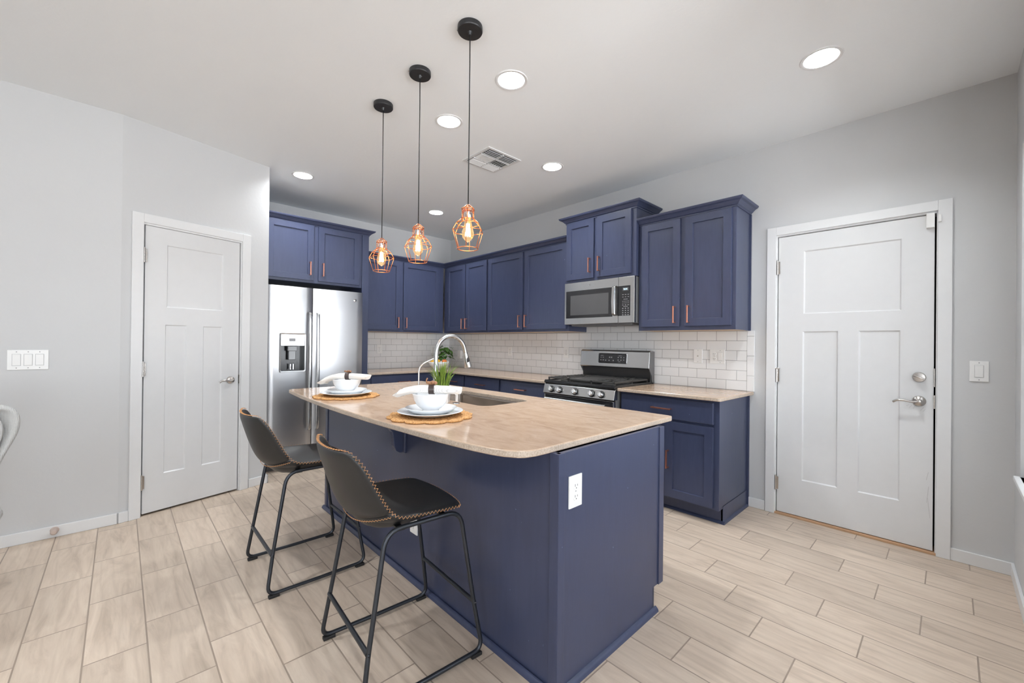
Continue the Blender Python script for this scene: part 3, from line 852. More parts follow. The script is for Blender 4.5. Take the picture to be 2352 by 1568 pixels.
# ------------------------------------------------------------------ refrigerator
fr = thing('refrigerator', 'side-by-side stainless steel refrigerator with ice and water dispenser', 'refrigerator', (XF, .985, 0), F90)
FX = -(-4.34 - XF)     # local y of door fronts
b = MB(); b.box(.004, .904, FX + .075, -.03, .02, 1.735); b.build('casing', M['fridge_side'], fr, bevel=.004)
b = MB(); b.box(.01, .90, FX + .08, FX + .10, 0, .07); b.build('grille', M['fridge_side'], fr)
def curved_door(x0, x1, z0, z1, hole=None, n=14):
    """slightly bowed steel door; hole = rectangle left open"""
    b = MB(); xs = [x0 + (x1 - x0) * k / n for k in range(n + 1)]
    zs = [z0, z1]
    if hole:
        hx0, hx1, hz0, hz1 = hole
        xs = sorted(set([x for x in xs if not (abs(x - hx0) < .012 or abs(x - hx1) < .012)] + [hx0, hx1])); zs = [z0, hz0, hz1, z1]
    def y(x):
        u = (x - x0) / (x1 - x0); e = min(u, 1 - u)
        r = .012; d = e * (x1 - x0)
        return FX - .010 * (1 - (2 * u - 1) ** 2) + (.010 * (1 - d / r) ** 2 if d < r else 0)
    V = {}
    def v(i, j):
        if (i, j) not in V: V[(i, j)] = b.bm.verts.new((xs[i], y(xs[i]), zs[j]))
        return V[(i, j)]
    for j in range(len(zs) - 1):
        for i in range(len(xs) - 1):
            if hole and j == 1 and hx0 - 1e-6 <= xs[i] and xs[i + 1] <= hx1 + 1e-6: continue
            b.bm.faces.new((v(i, j), v(i + 1, j), v(i + 1, j + 1), v(i, j + 1)))
    bk = FX + .07
    # top, bottom, sides, back
    def strip(seq):
        low = [b.bm.verts.new((p.co.x, bk, p.co.z)) for p in seq]
        for k in range(len(seq) - 1): b.bm.faces.new((seq[k], seq[k + 1], low[k + 1], low[k]))
    nI, nJ = len(xs) - 1, len(zs) - 1
    strip([v(i, nJ) for i in range(nI + 1)]); strip([v(i, 0) for i in range(nI + 1)])
    strip([v(0, j) for j in range(nJ + 1)]); strip([v(nI, j) for j in range(nJ + 1)])
    c = [b.bm.verts.new(p) for p in ((x0, bk, z0), (x1, bk, z0), (x1, bk, z1), (x0, bk, z1))]; b.bm.faces.new(c)
    bmesh.ops.remove_doubles(b.bm, verts=b.bm.verts[:], dist=1e-5)
    return b, y
bd, yA = curved_door(.004, .394, .075, 1.755, (.103, .334, .935, 1.306))
dl = bd.build('freezer_door', M['fridge'], fr, smooth=True, auto=35)
bd, yB = curved_door(.402, .906, .075, 1.755)
dr = bd.build('fridge_door', M['fridge'], fr, smooth=True, auto=35)
def fhandle(parent, x):
    b = MB(); zt, zb = 1.515, .36
    pr = [(x, FX - .012, zt), (x, FX - .050, zt - .004), (x, FX - .056, zt - .08), (x, FX - .060, (zt + zb) / 2), (x, FX - .056, zb + .08), (x, FX - .050, zb + .004), (x, FX - .012, zb)]
    P = fillet(pr, .02, 4); V = []
    for p in P: V.append([(p.x - .015, p.y + .008, p.z), (p.x - .011, p.y - .003, p.z), (p.x, p.y - .007, p.z), (p.x + .011, p.y - .003, p.z), (p.x + .015, p.y + .008, p.z), (p.x, p.y + .010, p.z)])
    b.grid(V, close_u=True); return b.build('handle', M['steel'], parent, smooth=True, auto=50)
fhandle(dl, .364); fhandle(dr, .438)
# dispenser
dp = MB(); yd = FX - .0125
ox0, ox1, oz0, oz1 = .100, .337, .932, 1.309
o_ = rrect(ox0, ox1, oz0, oz1, .022, 5); i_ = rrect(ox0 + .013, ox1 - .013, oz0 + .014, oz1 - .013, .012, 5)
R0 = [Vector((x, yd + .006, z)) for x, z in o_]; R1 = [Vector((x, yd - .003, z)) for x, z in rrect(ox0 + .003, ox1 - .003, oz0 + .003, oz1 - .003, .02, 5)]
R2 = [Vector((x, yd - .001, z)) for x, z in i_]; R3 = [Vector((x, FX + .065, z)) for x, z in i_]
V = dp.grid([R0, R1, R2], close_u=True)
dsp = dp.build('dispenser', M['steel'], dl, smooth=True, auto=40)
b = MB(); b.box(ox0 + .013, ox1 - .013, yd + .001, yd + .01, 1.185, oz1 - .012, bev=.003); b.build('control_panel', M['steel'], dsp)
b = MB(); b.box(ox0 + .085, ox0 + .14, yd - .0006, yd + .002, 1.228, 1.256); b.build('display', M['screen'], dsp)
b = MB(); b.box(ox0 + .012, ox0 + .016, yd, FX + .066, oz0 + .012, 1.19); b.box(ox1 - .016, ox1 - .012, yd, FX + .066, oz0 + .012, 1.19)
b.box(ox0 + .012, ox1 - .012, FX + .062, FX + .068, oz0 + .012, 1.19); b.box(ox0 + .012, ox1 - .012, yd + .001, FX + .066, oz0 + .012, oz0 + .02); b.box(ox0 + .012, ox1 - .012, yd + .010, FX + .066, 1.183, 1.19)
b.build('niche', M['enamel'], dsp)
b = MB(); b.box(.185, .25, yd + .02, yd + .045, 1.05, 1.15, bev=.004); b.box(.175, .26, yd + .012, yd + .03, 1.135, 1.183, bev=.004); b.build('paddle', M['glass_grey'], dsp)
b = MB(); b.tube([(.205, yd + .03, .958), (.205, yd + .03, 1.01)], .008, 12); b.tube([(.232, yd + .03, .958), (.232, yd + .03, 1.01)], .008, 12); b.build('nozzle', M['chrome'], dsp, smooth=True, auto=40)
b = MB(); b.lathe([(0, -.003), (.013, -.003), (.016, -.0015), (.016, 0)], 28, (.818, FX - .0095, 1.668), axis='y'); bg = b.build('round_badge', M['chrome'], dr, smooth=True, auto=40)
b = MB(); b.ring((.818, FX - .013, 1.668), .0115, .0009, 24, 6, axis='y'); b.tube(fillet([(.811, FX - .013, 1.664), (.815, FX - .013, 1.674), (.819, FX - .013, 1.662), (.825, FX - .013, 1.673)], .004, 3), .0008, 6); b.build('monogram', M['slot'], bg)

# ------------------------------------------------------------------ microwave
mw = thing('microwave_oven', 'stainless over-the-range microwave showing 9:14 on its blue clock', 'microwave', (-2.603, YR, 0), 0)
W, MY, mz0, mz1 = .760, -.372, 1.417, 1.8205
b = MB(); b.box(.002, W - .002, MY + .028, -.004, mz0 + .004, mz1 - .002); b.box(.05, W - .05, MY + .05, -.08, mz0 - .012, mz0 + .006); b.build('casing', M['fridge_side'], mw, bevel=.002)
b = MB(); b.box(.18, .42, MY + .06, -.10, mz0 - .014, mz0 - .010); b.build('filter', M['iron'], mw)
b = MB(); b.box(.0, .600, MY, MY + .028, mz0 + .003, mz1, bev=.003); md = b.build('door', M['steel'], mw)
b = MB(); b.box(.602, W, MY, MY + .028, mz0 + .003, mz1, bev=.003); mp = b.build('control_side', M['steel'], mw)
b = MB(); b.box(.020, .545, MY - .002, MY + .004, mz0 + .062, mz1 - .080, bev=.002); wn_ = b.build('window', M['glass_black'], md)
b = MB(); b.box(.075, .505, MY - .0026, MY - .0012, mz0 + .09, mz1 - .125); b.build('mesh_screen', M['glass_grey'], wn_)
b = MB()
hp = [(.572, MY - .002, mz1 - .072), (.572, MY - .030, mz1 - .078), (.572, MY - .040, 1.61), (.572, MY - .030, mz0 + .075), (.572, MY - .002, mz0 + .068)]
P = fillet(hp, .018, 4); b.grid([[(p.x - .016, p.y + .006, p.z), (p.x - .012, p.y - .004, p.z), (p.x + .012, p.y - .004, p.z), (p.x + .016, p.y + .006, p.z)] for p in P], close_u=True)
b.build('handle', M['steel'], md, smooth=True, auto=60)
b = MB(); b.box(.596, .722, MY - .002, MY + .004, mz0 + .065, mz1 - .078, M['glass_black'], bev=.003)
random.seed(3)
for zz, n, w_, h_ in ((1.665, 3, .014, .004), (1.645, 3, .012, .004), (1.625, 1, .04, .003), (1.607, 5, .006, .005), (1.592, 5, .005, .005), (1.575, 3, .012, .005), (1.562, 1, .045, .003), (1.546, 3, .010, .007), (1.527, 3, .010, .007), (1.508, 3, .010, .007), (1.490, 3, .012, .006)):
    for k in range(n):
        cx = .677 + (k - (n - 1) / 2) * (.026 if n == 3 else .014)
        b.box(cx - w_ / 2, cx + w_ / 2, MY - .0027, MY - .0018, zz - h_ / 2, zz + h_ / 2, M['screen'])
cp = b.build('keypad', None, mp)
b = MB(); b.box(.642, .708, MY - .0028, MY - .0015, mz1 - .125, mz1 - .093); b.build('display', M['slot'], cp)
text_mesh('clock_digits', '9:14', .022, M['digit'], cp, (.675, MY - .0032, mz1 - .109), (R(90), 0, 0))
b = MB(); b.ring((.30, MY - .001, mz1 - .038), .011, .0012, 24, 6, axis='y'); b.tube(fillet([(.294, MY - .001, mz1 - .041), (.298, MY - .001, mz1 - .033), (.302, MY - .001, mz1 - .043), (.306, MY - .001, mz1 - .034)], .004, 3), .0008, 6)
b.build('round_badge', M['chrome'], md, smooth=True)

# ------------------------------------------------------------------ gas range
rg_ = thing('gas_range', 'freestanding stainless gas range with black cooktop between the base cabinets', 'stove', (-2.603, YR, 0), 0)
W = .760; GY = -.664
b = MB(); b.box(.002, W - .002, GY + .03, -.02, .02, .875); b.build('casing', M['fridge_side'], rg_, bevel=.002)
b = MB(); b.box(0, W, GY + .004, -.075, .870, .892, bev=.006)
b.box(0, .012, GY + .03, -.075, .888, .899, bev=.003); b.box(W - .012, W, GY + .03, -.075, .888, .899, bev=.003); b.box(0, W, GY + .012, GY + .03, .888, .899, bev=.003)
ck = b.build('cooktop', M['enamel'], rg_)
b = MB(); b.prism([(GY + .012, .862), (GY + .03, .874), (GY + .05, .874), (GY + .05, .782), (GY - .010, .782)], 0.0, W, axis='x')
pn = b.build('control_panel', M['steel'], rg_, bevel=.003)
ang = math.atan2(.022, .08)
for kx in (.098, .193, .368, .543, .638):
    b = MB(); yk = GY - .001; zk = .819
    b.lathe([(0, 0), (.024, 0), (.0245, -.006), (.0235, -.010), (.0225, -.030), (.018, -.035), (0, -.035)], 24, axis='y')
    b.box(-.004, .004, -.042, -.030, -.021, .021, bev=.002)
    k = b.build('knob', M['chrome'], rg_, smooth=True, auto=40); k.location = (kx, yk, zk); k.rotation_euler = (-ang, 0, 0)
    b = MB(); b.lathe([(0, 0), (.030, 0), (.030, -.003), (0, -.003)], 24, axis='y'); kb = b.build('knob_shade', M['enamel'], rg_, smooth=True, auto=40); kb.location = (kx, yk, zk); kb.rotation_euler = (-ang, 0, 0)  # black ring added as the dark shadow around each knob
    b = MB(); b.box(kx + .022, kx + .030, GY - .0025, GY - .0005, zk + .020, zk + .024)
    b.build('dial_mark', M['slot'], pn)
b = MB(); b.box(.006, W - .006, GY + .0, GY + .04, .205, .772, bev=.004); od = b.build('oven_door', M['steel'], rg_)
b = MB(); b.box(.02, W - .02, GY - .002, GY + .006, .695, .770, bev=.002); b.box(.11, W - .11, GY - .003, GY + .004, .30, .62, bev=.002); b.build('door_glass', M['glass_black'], od)
b = MB(); b.tube([(.055, GY - .045, .735), (W - .055, GY - .045, .735)], .012, 14)
for s in (.075, W - .075): b.box(s - .014, s + .014, GY - .045, GY, .724, .746, bev=.003)
b.build('handle', M['steel'], od, smooth=True, auto=40)
b = MB(); b.box(.006, W - .006, GY + .004, GY + .04, .04, .195, bev=.004); b.build('drawer', M['steel'], rg_)
b = MB(); b.box(.004, W - .004, GY + .006, GY + .02, .773, .782); b.build('vent_slot', M['gap'], rg_)
b = MB(); b.ring((.38, GY - .003, .7785), .006, .0008, 20, 6, axis='y')
b.build('round_badge', M['chrome'], rg_)
# backguard
b = MB(); b.box(.006, W - .006, -.072, -.015, .88, 1.03); b.build('backguard_base', M['enamel'], rg_, bevel=.003)
b = MB()
pf = [(-.105, 1.010), (-.113, 1.018), (-.098, 1.165), (-.085, 1.178), (-.030, 1.178), (-.015, 1.165), (-.015, 1.010)]
b.prism(pf, 0.0, W, axis='x'); bk = b.build('backguard', M['steel'], rg_, bevel=.006, seg=3)
for sx in (-.001, W - .007):
    b = MB(); b.prism([(-.10, 1.006), (-.108, 1.016), (-.096, 1.168), (-.012, 1.172), (-.012, .89), (-.05, .89), (-.06, .95)], sx, sx + .008, axis='x'); b.build('end_cap', M['fridge_side'], bk, bevel=.002)
b = MB(); b.box(.217, .535, -.0025, .005, -.050, .050, bev=.008); q = b.build('display_frame', M['chrome'], bk); q.location = (0, -.1060, 1.098); q.rotation_euler = (R(-5.8), 0, 0)
b = MB(); b.box(.222, .530, -.004, .004, -.045, .045, M['glass_black'], bev=.006)
for x, z, w_, h_ in [(.262, .026, .035, .003), (.252, .008, .012, .005), (.278, .008, .012, .005), (.252, -.018, .012, .007), (.280, -.018, .012, .007), (.308, -.020, .008, .010), (.345, -.020, .010, .008), (.392, -.020, .010, .010),
                     (.350, .010, .012, .010), (.372, .010, .010, .010), (.465, .026, .035, .003), (.445, .010, .012, .008), (.475, .010, .012, .008), (.445, -.014, .012, .008), (.475, -.014, .012, .008), (.458, -.03, .025, .003), (.505, -.012, .012, .006), (.505, .010, .012, .006)]:
    b.box(x - w_ / 2, x + w_ / 2, -.0049, -.0035, z - h_ / 2, z + h_ / 2, M['screen'])
ds = b.build('display_panel', None, bk); ds.location = (0, -.1075, 1.098); ds.rotation_euler = (R(-5.8), 0, 0)
# burners and grates
for bx, by, br in ((.15, -.52, .05), (.15, -.24, .04), (.61, -.52, .055), (.61, -.24, .038), (.38, -.38, .045)):
    b = MB(); b.lathe([(0, .012), (br * .8, .012), (br, .006), (br, 0)], 24, (bx, by, .8905), M['iron']); b.lathe([(br * 1.02, .0), (br * 1.3, 0), (br * 1.35, -.001)], 24, (bx, by, .892), M['steel']); b.build('burner', None, rg_, smooth=True, auto=40)
def grate(x0, x1, fingers=9):
    b = MB(); y0, y1 = GY + .045, -.095; zt = .925; r = .006
    for (ax, ay, bx, by) in ((x0, y0, x1, y0), (x0, y1, x1, y1), (x0, y0, x0, y1), (x1, y0, x1, y1)):
        b.box(min(ax, bx) - r, max(ax, bx) + r, min(ay, by) - r, max(ay, by) + r, zt - .014, zt, bev=.002)
    for x in (x0, x1):
        for y in (y0, y1, (y0 + y1) / 2): b.box(x - r, x + r, y - r, y + r, .8945, zt - .002)
    xm = (x0 + x1) / 2
    for yc in ((y0 * .75 + y1 * .25), (y0 * .25 + y1 * .75)):
        for a in range(0, 360, 45):
            dx, dy = math.cos(R(a)), math.sin(R(a))
            L = min(abs((x1 - xm) / dx) if abs(dx) > .01 else 9, abs(((y1 - y0) / 4) / dy) if abs(dy) > .01 else 9)
            b.tube([(xm + dx * .022, yc + dy * .022, zt - .004), (xm + dx * L, yc + dy * L, zt - .004)], .005, 6)
    b.box(x0, x1, (y0 + y1) / 2 - r, (y0 + y1) / 2 + r, zt - .013, zt, bev=.002)
    for k in range(fingers):
        y = y0 + (y1 - y0) * (k + .5) / fingers
        for x, s in ((x0, 1), (x1, -1)): b.box(min(x, x + s * .04), max(x, x + s * .04), y - .004, y + .004, zt - .012, zt + .002, bev=.0015)
    return b.build('grate', M['iron'], rg_)
grate(.028, .252); grate(.508, .732)
b = MB(); y0, y1 = GY + .045, -.095
b.box(.268, .492, y0, y1, .905, .926, bev=.006); b.box(.275, .485, y0 + .01, y1 - .01, .893, .906)
b.build('griddle', M['iron'], rg_)

# ------------------------------------------------------------------ outlets and switches
def plate(name, label, cat, loc, rot, w, h, kinds, group=None):
    o = thing(name, label, cat, loc, rot, group)
    b = MB(); b.box(-w / 2, w / 2, -.006, 0, -h / 2, h / 2, bev=.002); b.build('cover_plate', M['plastic'], o)
    n = len(kinds)
    for k, kd in enumerate(kinds):
        cx = (k - (n - 1) / 2) * .046
        if kd == 'outlet':
            for s in (-.0195, .0195):
                b = MB(); b.lathe([(0, -.0082), (.0155, -.0082), (.017, -.006)], 24, (cx, 0, s), axis='y', sy=.85); f = b.build('socket', M['plastic'], o, smooth=True, auto=30)
                b = MB()
                b.box(cx - .0075, cx - .0055, -.0086, -.0078, s - .002, s + .007); b.box(cx + .0055, cx + .0075, -.0086, -.0078, s - .001, s + .006)
                b.lathe([(0, -.0086), (.0022, -.0086), (.0022, -.0078)], 10, (cx, 0, s - .0075), axis='y'); b.build('slots', M['slot'], f)
        elif kd == 'rocker':
            b = MB(); b.box(cx - .018, cx + .018, -.0068, -.004, -.035, .035); fr_ = b.build('switch_frame', M['screen'] if False else M['trim'], o)
            b = MB(); b.box(cx - .0165, cx + .0165, -.0095, -.004, -.033, .033, rot=Matrix.Rotation(R(2.5), 4, 'X'), bev=.0015); b.build('rocker', M['plastic'], o)
            b = MB()
            for s in (-1, 1): b.box(cx - .0178, cx + .0178, -.0071, -.0066, s * .0345 - .0006, s * .0345 + .0006); b.box(cx + s * .0174 - .0005, cx + s * .0174 + .0005, -.0071, -.0066, -.0345, .0345)
            b.build('reveal', simple('light_grey_line', (.4, .4, .4, 1), .6, noise=.05), o)
        elif kd == 'jack':
            b = MB(); b.lathe([(0, -.012), (.004, -.012), (.005, -.006)], 12, (cx, 0, 0), axis='y'); b.build('jack', M['nickel'], o)
        b = MB()
        for s in ((0,) if kd == 'outlet' else (-.048, .048)): b.lathe([(0, -.0072), (.0028, -.0068), (.003, -.006)], 10, (cx, 0, s), axis='y')
        b.build('screw', M['screen'], o)
    return o
yt = YR - .009; xt = XF + .009
plate('wall_switch', 'three-gang white rocker switch plate left of the pantry door', 'light switch', (PA.x, -.402, 1.103), F90, .165, .119, ['rocker'] * 3)
plate('wall_switch', 'single white rocker switch right of the entry door', 'light switch', (.114, YR, 1.104), 0, .074, .116, ['rocker'])
plate('cable_outlet', 'white wall plate with one small jack on the tile right of the stove', 'wall plate', (-1.454, yt, 1.143), 0, .072, .116, ['jack'])
plate('wall_outlet', 'two-gang white plate combining an outlet and a switch on the tile', 'outlet', (-1.299, yt, 1.144), 0, .116, .116, ['outlet', 'rocker'])
plate('wall_outlet', 'white outlet on the tile just left of the stove', 'outlet', (-2.867, yt, 1.139), 0, .072, .114, ['outlet'])
plate('wall_outlet', 'white outlet on the tile right of the corner plant, mid-way to the stove', 'outlet', (-3.762, yt, 1.132), 0, .072, .114, ['outlet'])
plate('wall_outlet', 'white outlet on the tile beside the refrigerator panel', 'outlet', (xt, 2.437, 1.137), F90, .072, .114, ['outlet'])
plate('wall_outlet', 'white outlet on the tile at the left side of the room corner', 'outlet', (xt, 3.250, 1.133), F90, .072, .114, ['outlet'])
plate('island_outlet', 'white duplex outlet on the right end panel of the island', 'outlet', (IX1, 1.209, .701), F90, .075, .117, ['outlet'])
plate('island_outlet', 'white outlet low on the seating side of the island behind the near stool', 'outlet', (-1.905, IY0, .300), 0, .072, .114, ['outlet'])
pd = thing('plug_in_device', 'small white box plugged in on the tile beside the corner plant', 'plug', (-4.79, yt, 1.062), 0)
b = MB(); b.box(-.036, .036, -.036, 0, -.058, .058, bev=.006); b.build('housing', M['plastic'], pd)
b = MB(); b.lathe([(0, -.0372), (.005, -.0368), (.005, -.036)], 12, (-.012, 0, -.035), axis='y'); b.build('button', M['screen'], pd)
se = thing('door_sensor', 'white alarm contact sensor at the top right corner of the entry door', 'sensor', (-.082, YR + .006, 1.998), 0)
b = MB(); b.box(-.020, .016, -.030, 0, -.044, .044, bev=.003); b.build('sensor_body', M['plastic'], se)
b = MB(); b.box(.030, .044, -.040, -.024, -.018, .024, bev=.002); b.build('magnet', M['plastic'], se)
b = MB(); b.lathe([(0, .050), (.012, .048), (.0165, .042), (.0165, .006), (.02, .002), (.02, 0)], 20, axis='x'); b.ring((.038, 0, 0), .0135, .003, 20, 6, axis='x')
tag(b.build('door_stop', simple('beige_rubber', srgb(196, 178, 168), .6, noise=.05), smooth=True, auto=40, loc=(PA.x + .013, -.284, .046)), 'small round rubber door stop on the left baseboard', 'door stop')

# ------------------------------------------------------------------ ceiling fixtures
can_label = ['recessed ceiling light between the nearest pendant and the vent, large in view', 'recessed ceiling light between the middle and nearest pendant canopies',
             'recessed ceiling light above the front of the refrigerator, leftmost in the ceiling', 'small recessed ceiling light nearest the far corner of the room',
             'recessed ceiling light right of the air vent, above the stove side', 'recessed ceiling light near the entry door, rightmost in the ceiling'] + ['added recessed fill light out of view behind the kitchen'] * 3
proto = None
for (cx, cy), lb in zip(CANS, can_label):
    if proto is None:
        proto = thing('recessed_light', lb, 'ceiling light', (cx, cy, H), 0, 'recessed ceiling downlights')
        b = MB(); b.lathe([(CR - .002, .004), (CR - .002, -.002), (CR + .004, -.005), (CR + .014, -.004), (CR + .017, .0)], 48); b.build('trim_ring', M['trim'], proto, smooth=True, auto=40)
        b = MB(); b.lathe([(CR - .0015, .0), (CR - .004, .03), (.060, .062), (.058, .066)], 48); b.build('reflector', simple('white_reflector', (.88, .88, .87, 1), .5, noise=.01), proto, smooth=True)
        ld = bpy.data.lights.new('downlight_glow', 'AREA'); ld.shape = 'DISK'; ld.size = .11; ld.energy = 6.3; ld.color = (.93, .97, 1.0)
        lo = bpy.data.objects.new('downlight_glow', ld); COL.objects.link(lo); lo.parent = proto; lo.location = (0, 0, .056)
        b = MB(); b.lathe([(0, .060), (.040, .061), (.060, .064), (.060, .07)], 40); b.build('lens', M['can'], proto, smooth=True)
    else:
        o = copy_tree(proto); o.location = (cx, cy, H); o['label'] = lb

# air vent
vt = thing('air_vent', 'square white four-way air register in the ceiling', 'air vent', (-2.603, 2.208, H), 0)
b = MB(); s = .170; i_ = .148
for x0, x1, y0, y1 in ((-s, s, -s - .005, -i_), (-s, s, i_, s + .005), (-s, -i_, -i_, i_), (i_, s, -i_, i_)): b.box(x0, x1, y0, y1, -.007, 0, bev=.002)
b.build('frame', M['vent'], vt)
b = MB(); b.box(-i_, i_, -i_, i_, -.0015, -.0005); b.build('duct_back', simple('duct_grey', (.22, .22, .22, 1), .8, noise=.1), vt)
def slat(b, c, L, along, tilt, wd=.019):
    rt = Matrix.Rotation(R(tilt), 4, 'X') if along == 'x' else Matrix.Rotation(R(-tilt), 4, 'Y')
    if along == 'x': b.box(c[0] - L / 2, c[0] + L / 2, c[1] - wd / 2, c[1] + wd / 2, c[2] - .0008, c[2] + .0008, rot=rt)
    else: b.box(c[0] - wd / 2, c[0] + wd / 2, c[1] - L / 2, c[1] + L / 2, c[2] - .0008, c[2] + .0008, rot=rt)
for half in (-1, 1):
    yc = half * .073
    for k in range(4):
        b = MB(); slat(b, (.132 - k * .0215, yc, -.009), .138, 'y', -42); b.build('louvre', M['vent'], vt)
        b = MB(); slat(b, (-.132 + k * .0215, yc, -.009), .138, 'y', 42); b.build('louvre', M['vent'], vt)
for half in (-1, 1):
    for k in range(6):
        b = MB(); slat(b, (0, half * (.133 - k * .0225), -.009), .088, 'x', 42 * half); b.build('louvre', M['vent'], vt)
b = MB()
b.box(-i_, i_, -.0025, .0025, -.014, -.001); b.box(-.049, -.046, -i_, i_, -.014, -.001); b.box(.046, .049, -i_, i_, -.014, -.001)
b.build('divider', M['vent'], vt)

# pendants
def make_pendant():
    p = thing('pendant_lamp', '', 'pendant lamp', (0, 0, 0), 0, 'copper cage pendants over the island')
    b = MB(); b.lathe([(0, 0), (.059, 0), (.0595, -.004), (.0595, -.021), (.057, -.025), (.012, -.025), (.009, -.031), (.006, -.040), (0, -.041)], 40)
    b.build('canopy', M['black'], p, smooth=True, auto=30)
    b = MB(); b.box(-.052, -.044, -.040, -.030, -.010, -.003); b.build('mounting_screw', M['chrome'], p)
    zz = lambda z: z - H
    b = MB(); b.tube([(0, 0, -.036), (.0012, 0, -.2), (0, .001, -.45), (0, 0, zz(1.888))], .0027, 8); b.build('cord', M['cord'], p, smooth=True)
    b = MB(); b.lathe([(0, zz(1.882)), (.006, zz(1.880)), (.017, zz(1.868)), (.019, zz(1.862)), (.019, zz(1.832)), (.017, zz(1.826)), (0, zz(1.826))], 20); b.build('socket', M['chrome'], p, smooth=True, auto=40)
    b = MB(); n = 6; r = .0019
    def P(k, rad, z): return (rad * math.cos(2 * PI * k / n + .26), rad * math.sin(2 * PI * k / n + .26), zz(z))
    for rad, z in ((.033, 1.869), (.030, 1.862), (.034, 1.823), (.058, 1.800), (.077, 1.765)):
        for k in range(n): b.tube([P(k, rad, z), P(k + 1, rad, z)], r, 6)
    b.ring((0, 0, zz(1.682)), .050, r * 1.15, 40, 6)
    b.ring((0, 0, zz(1.890)), .006, .0015, 14, 6)
    for k in range(n):
        b.tube([P(k, .006, 1.890), P(k, .022, 1.877), P(k, .033, 1.869)], r, 6)
        b.tube([P(k, .030, 1.867), P(k, .030, 1.823)], r, 6)
        b.tube([P(k, .030, 1.823), P(k, .058, 1.800), P(k, .077, 1.765), P(k, .050, 1.682)], r, 6)
    b.build('wire_cage', M['cage'], p, smooth=True)
    b = MB(); b.lathe([(.0135, zz(1.827)), (.0145, zz(1.815)), (.020, zz(1.79)), (.0275, zz(1.762)), (.028, zz(1.75)), (.0245, zz(1.735)), (.014, zz(1.722)), (.005, zz(1.716)), (0, zz(1.712))], 28)
    bl = b.build('bulb', M['bulb'], p, smooth=True)
    b = MB()
    for k in range(8):
        a0, a1 = 2 * PI * k / 8, 2 * PI * (k + .5) / 8
        b.tube([(.0075 * math.cos(a0), .0075 * math.sin(a0), zz(1.800)), (.012 * math.cos(a1), .012 * math.sin(a1), zz(1.742))], .0011, 5)
        b.tube([(.012 * math.cos(a1), .012 * math.sin(a1), zz(1.742)), (.0075 * math.cos(a0 + PI / 4), .0075 * math.sin(a0 + PI / 4), zz(1.800))], .0011, 5)
    b.build('filament', M['filament'], bl)
    b = MB(); b.tube([(0, 0, zz(1.826)), (0, 0, zz(1.742))], .0018, 6); b.build('glass_stem', M['porcelain'], bl)
    ld = bpy.data.lights.new('pendant_glow', 'POINT'); ld.energy = 5.5; ld.color = (1.0, .62, .33); ld.shadow_soft_size = .010
    lo = bpy.data.objects.new('pendant_glow', ld); COL.objects.link(lo); lo.parent = p; lo.location = (0, 0, zz(1.765))
    return p
M['cage'] = simple('copper_wire', srgb(236, 150, 100), 0.3, 1.0, noise=.05)
p0 = make_pendant()
for i, (px, lb) in enumerate(((-1.58, 'copper cage pendant with black cord, rightmost and nearest of the three'), (-2.034, 'middle copper cage pendant of the three over the island'), (-2.477, 'copper cage pendant nearest the refrigerator, leftmost of the three'))):
    o = p0 if i == 0 else copy_tree(p0)
    o.location = (px, 1.197, H); o.rotation_euler = (0, 0, (0, .5, -.35)[i]); o['label'] = lb

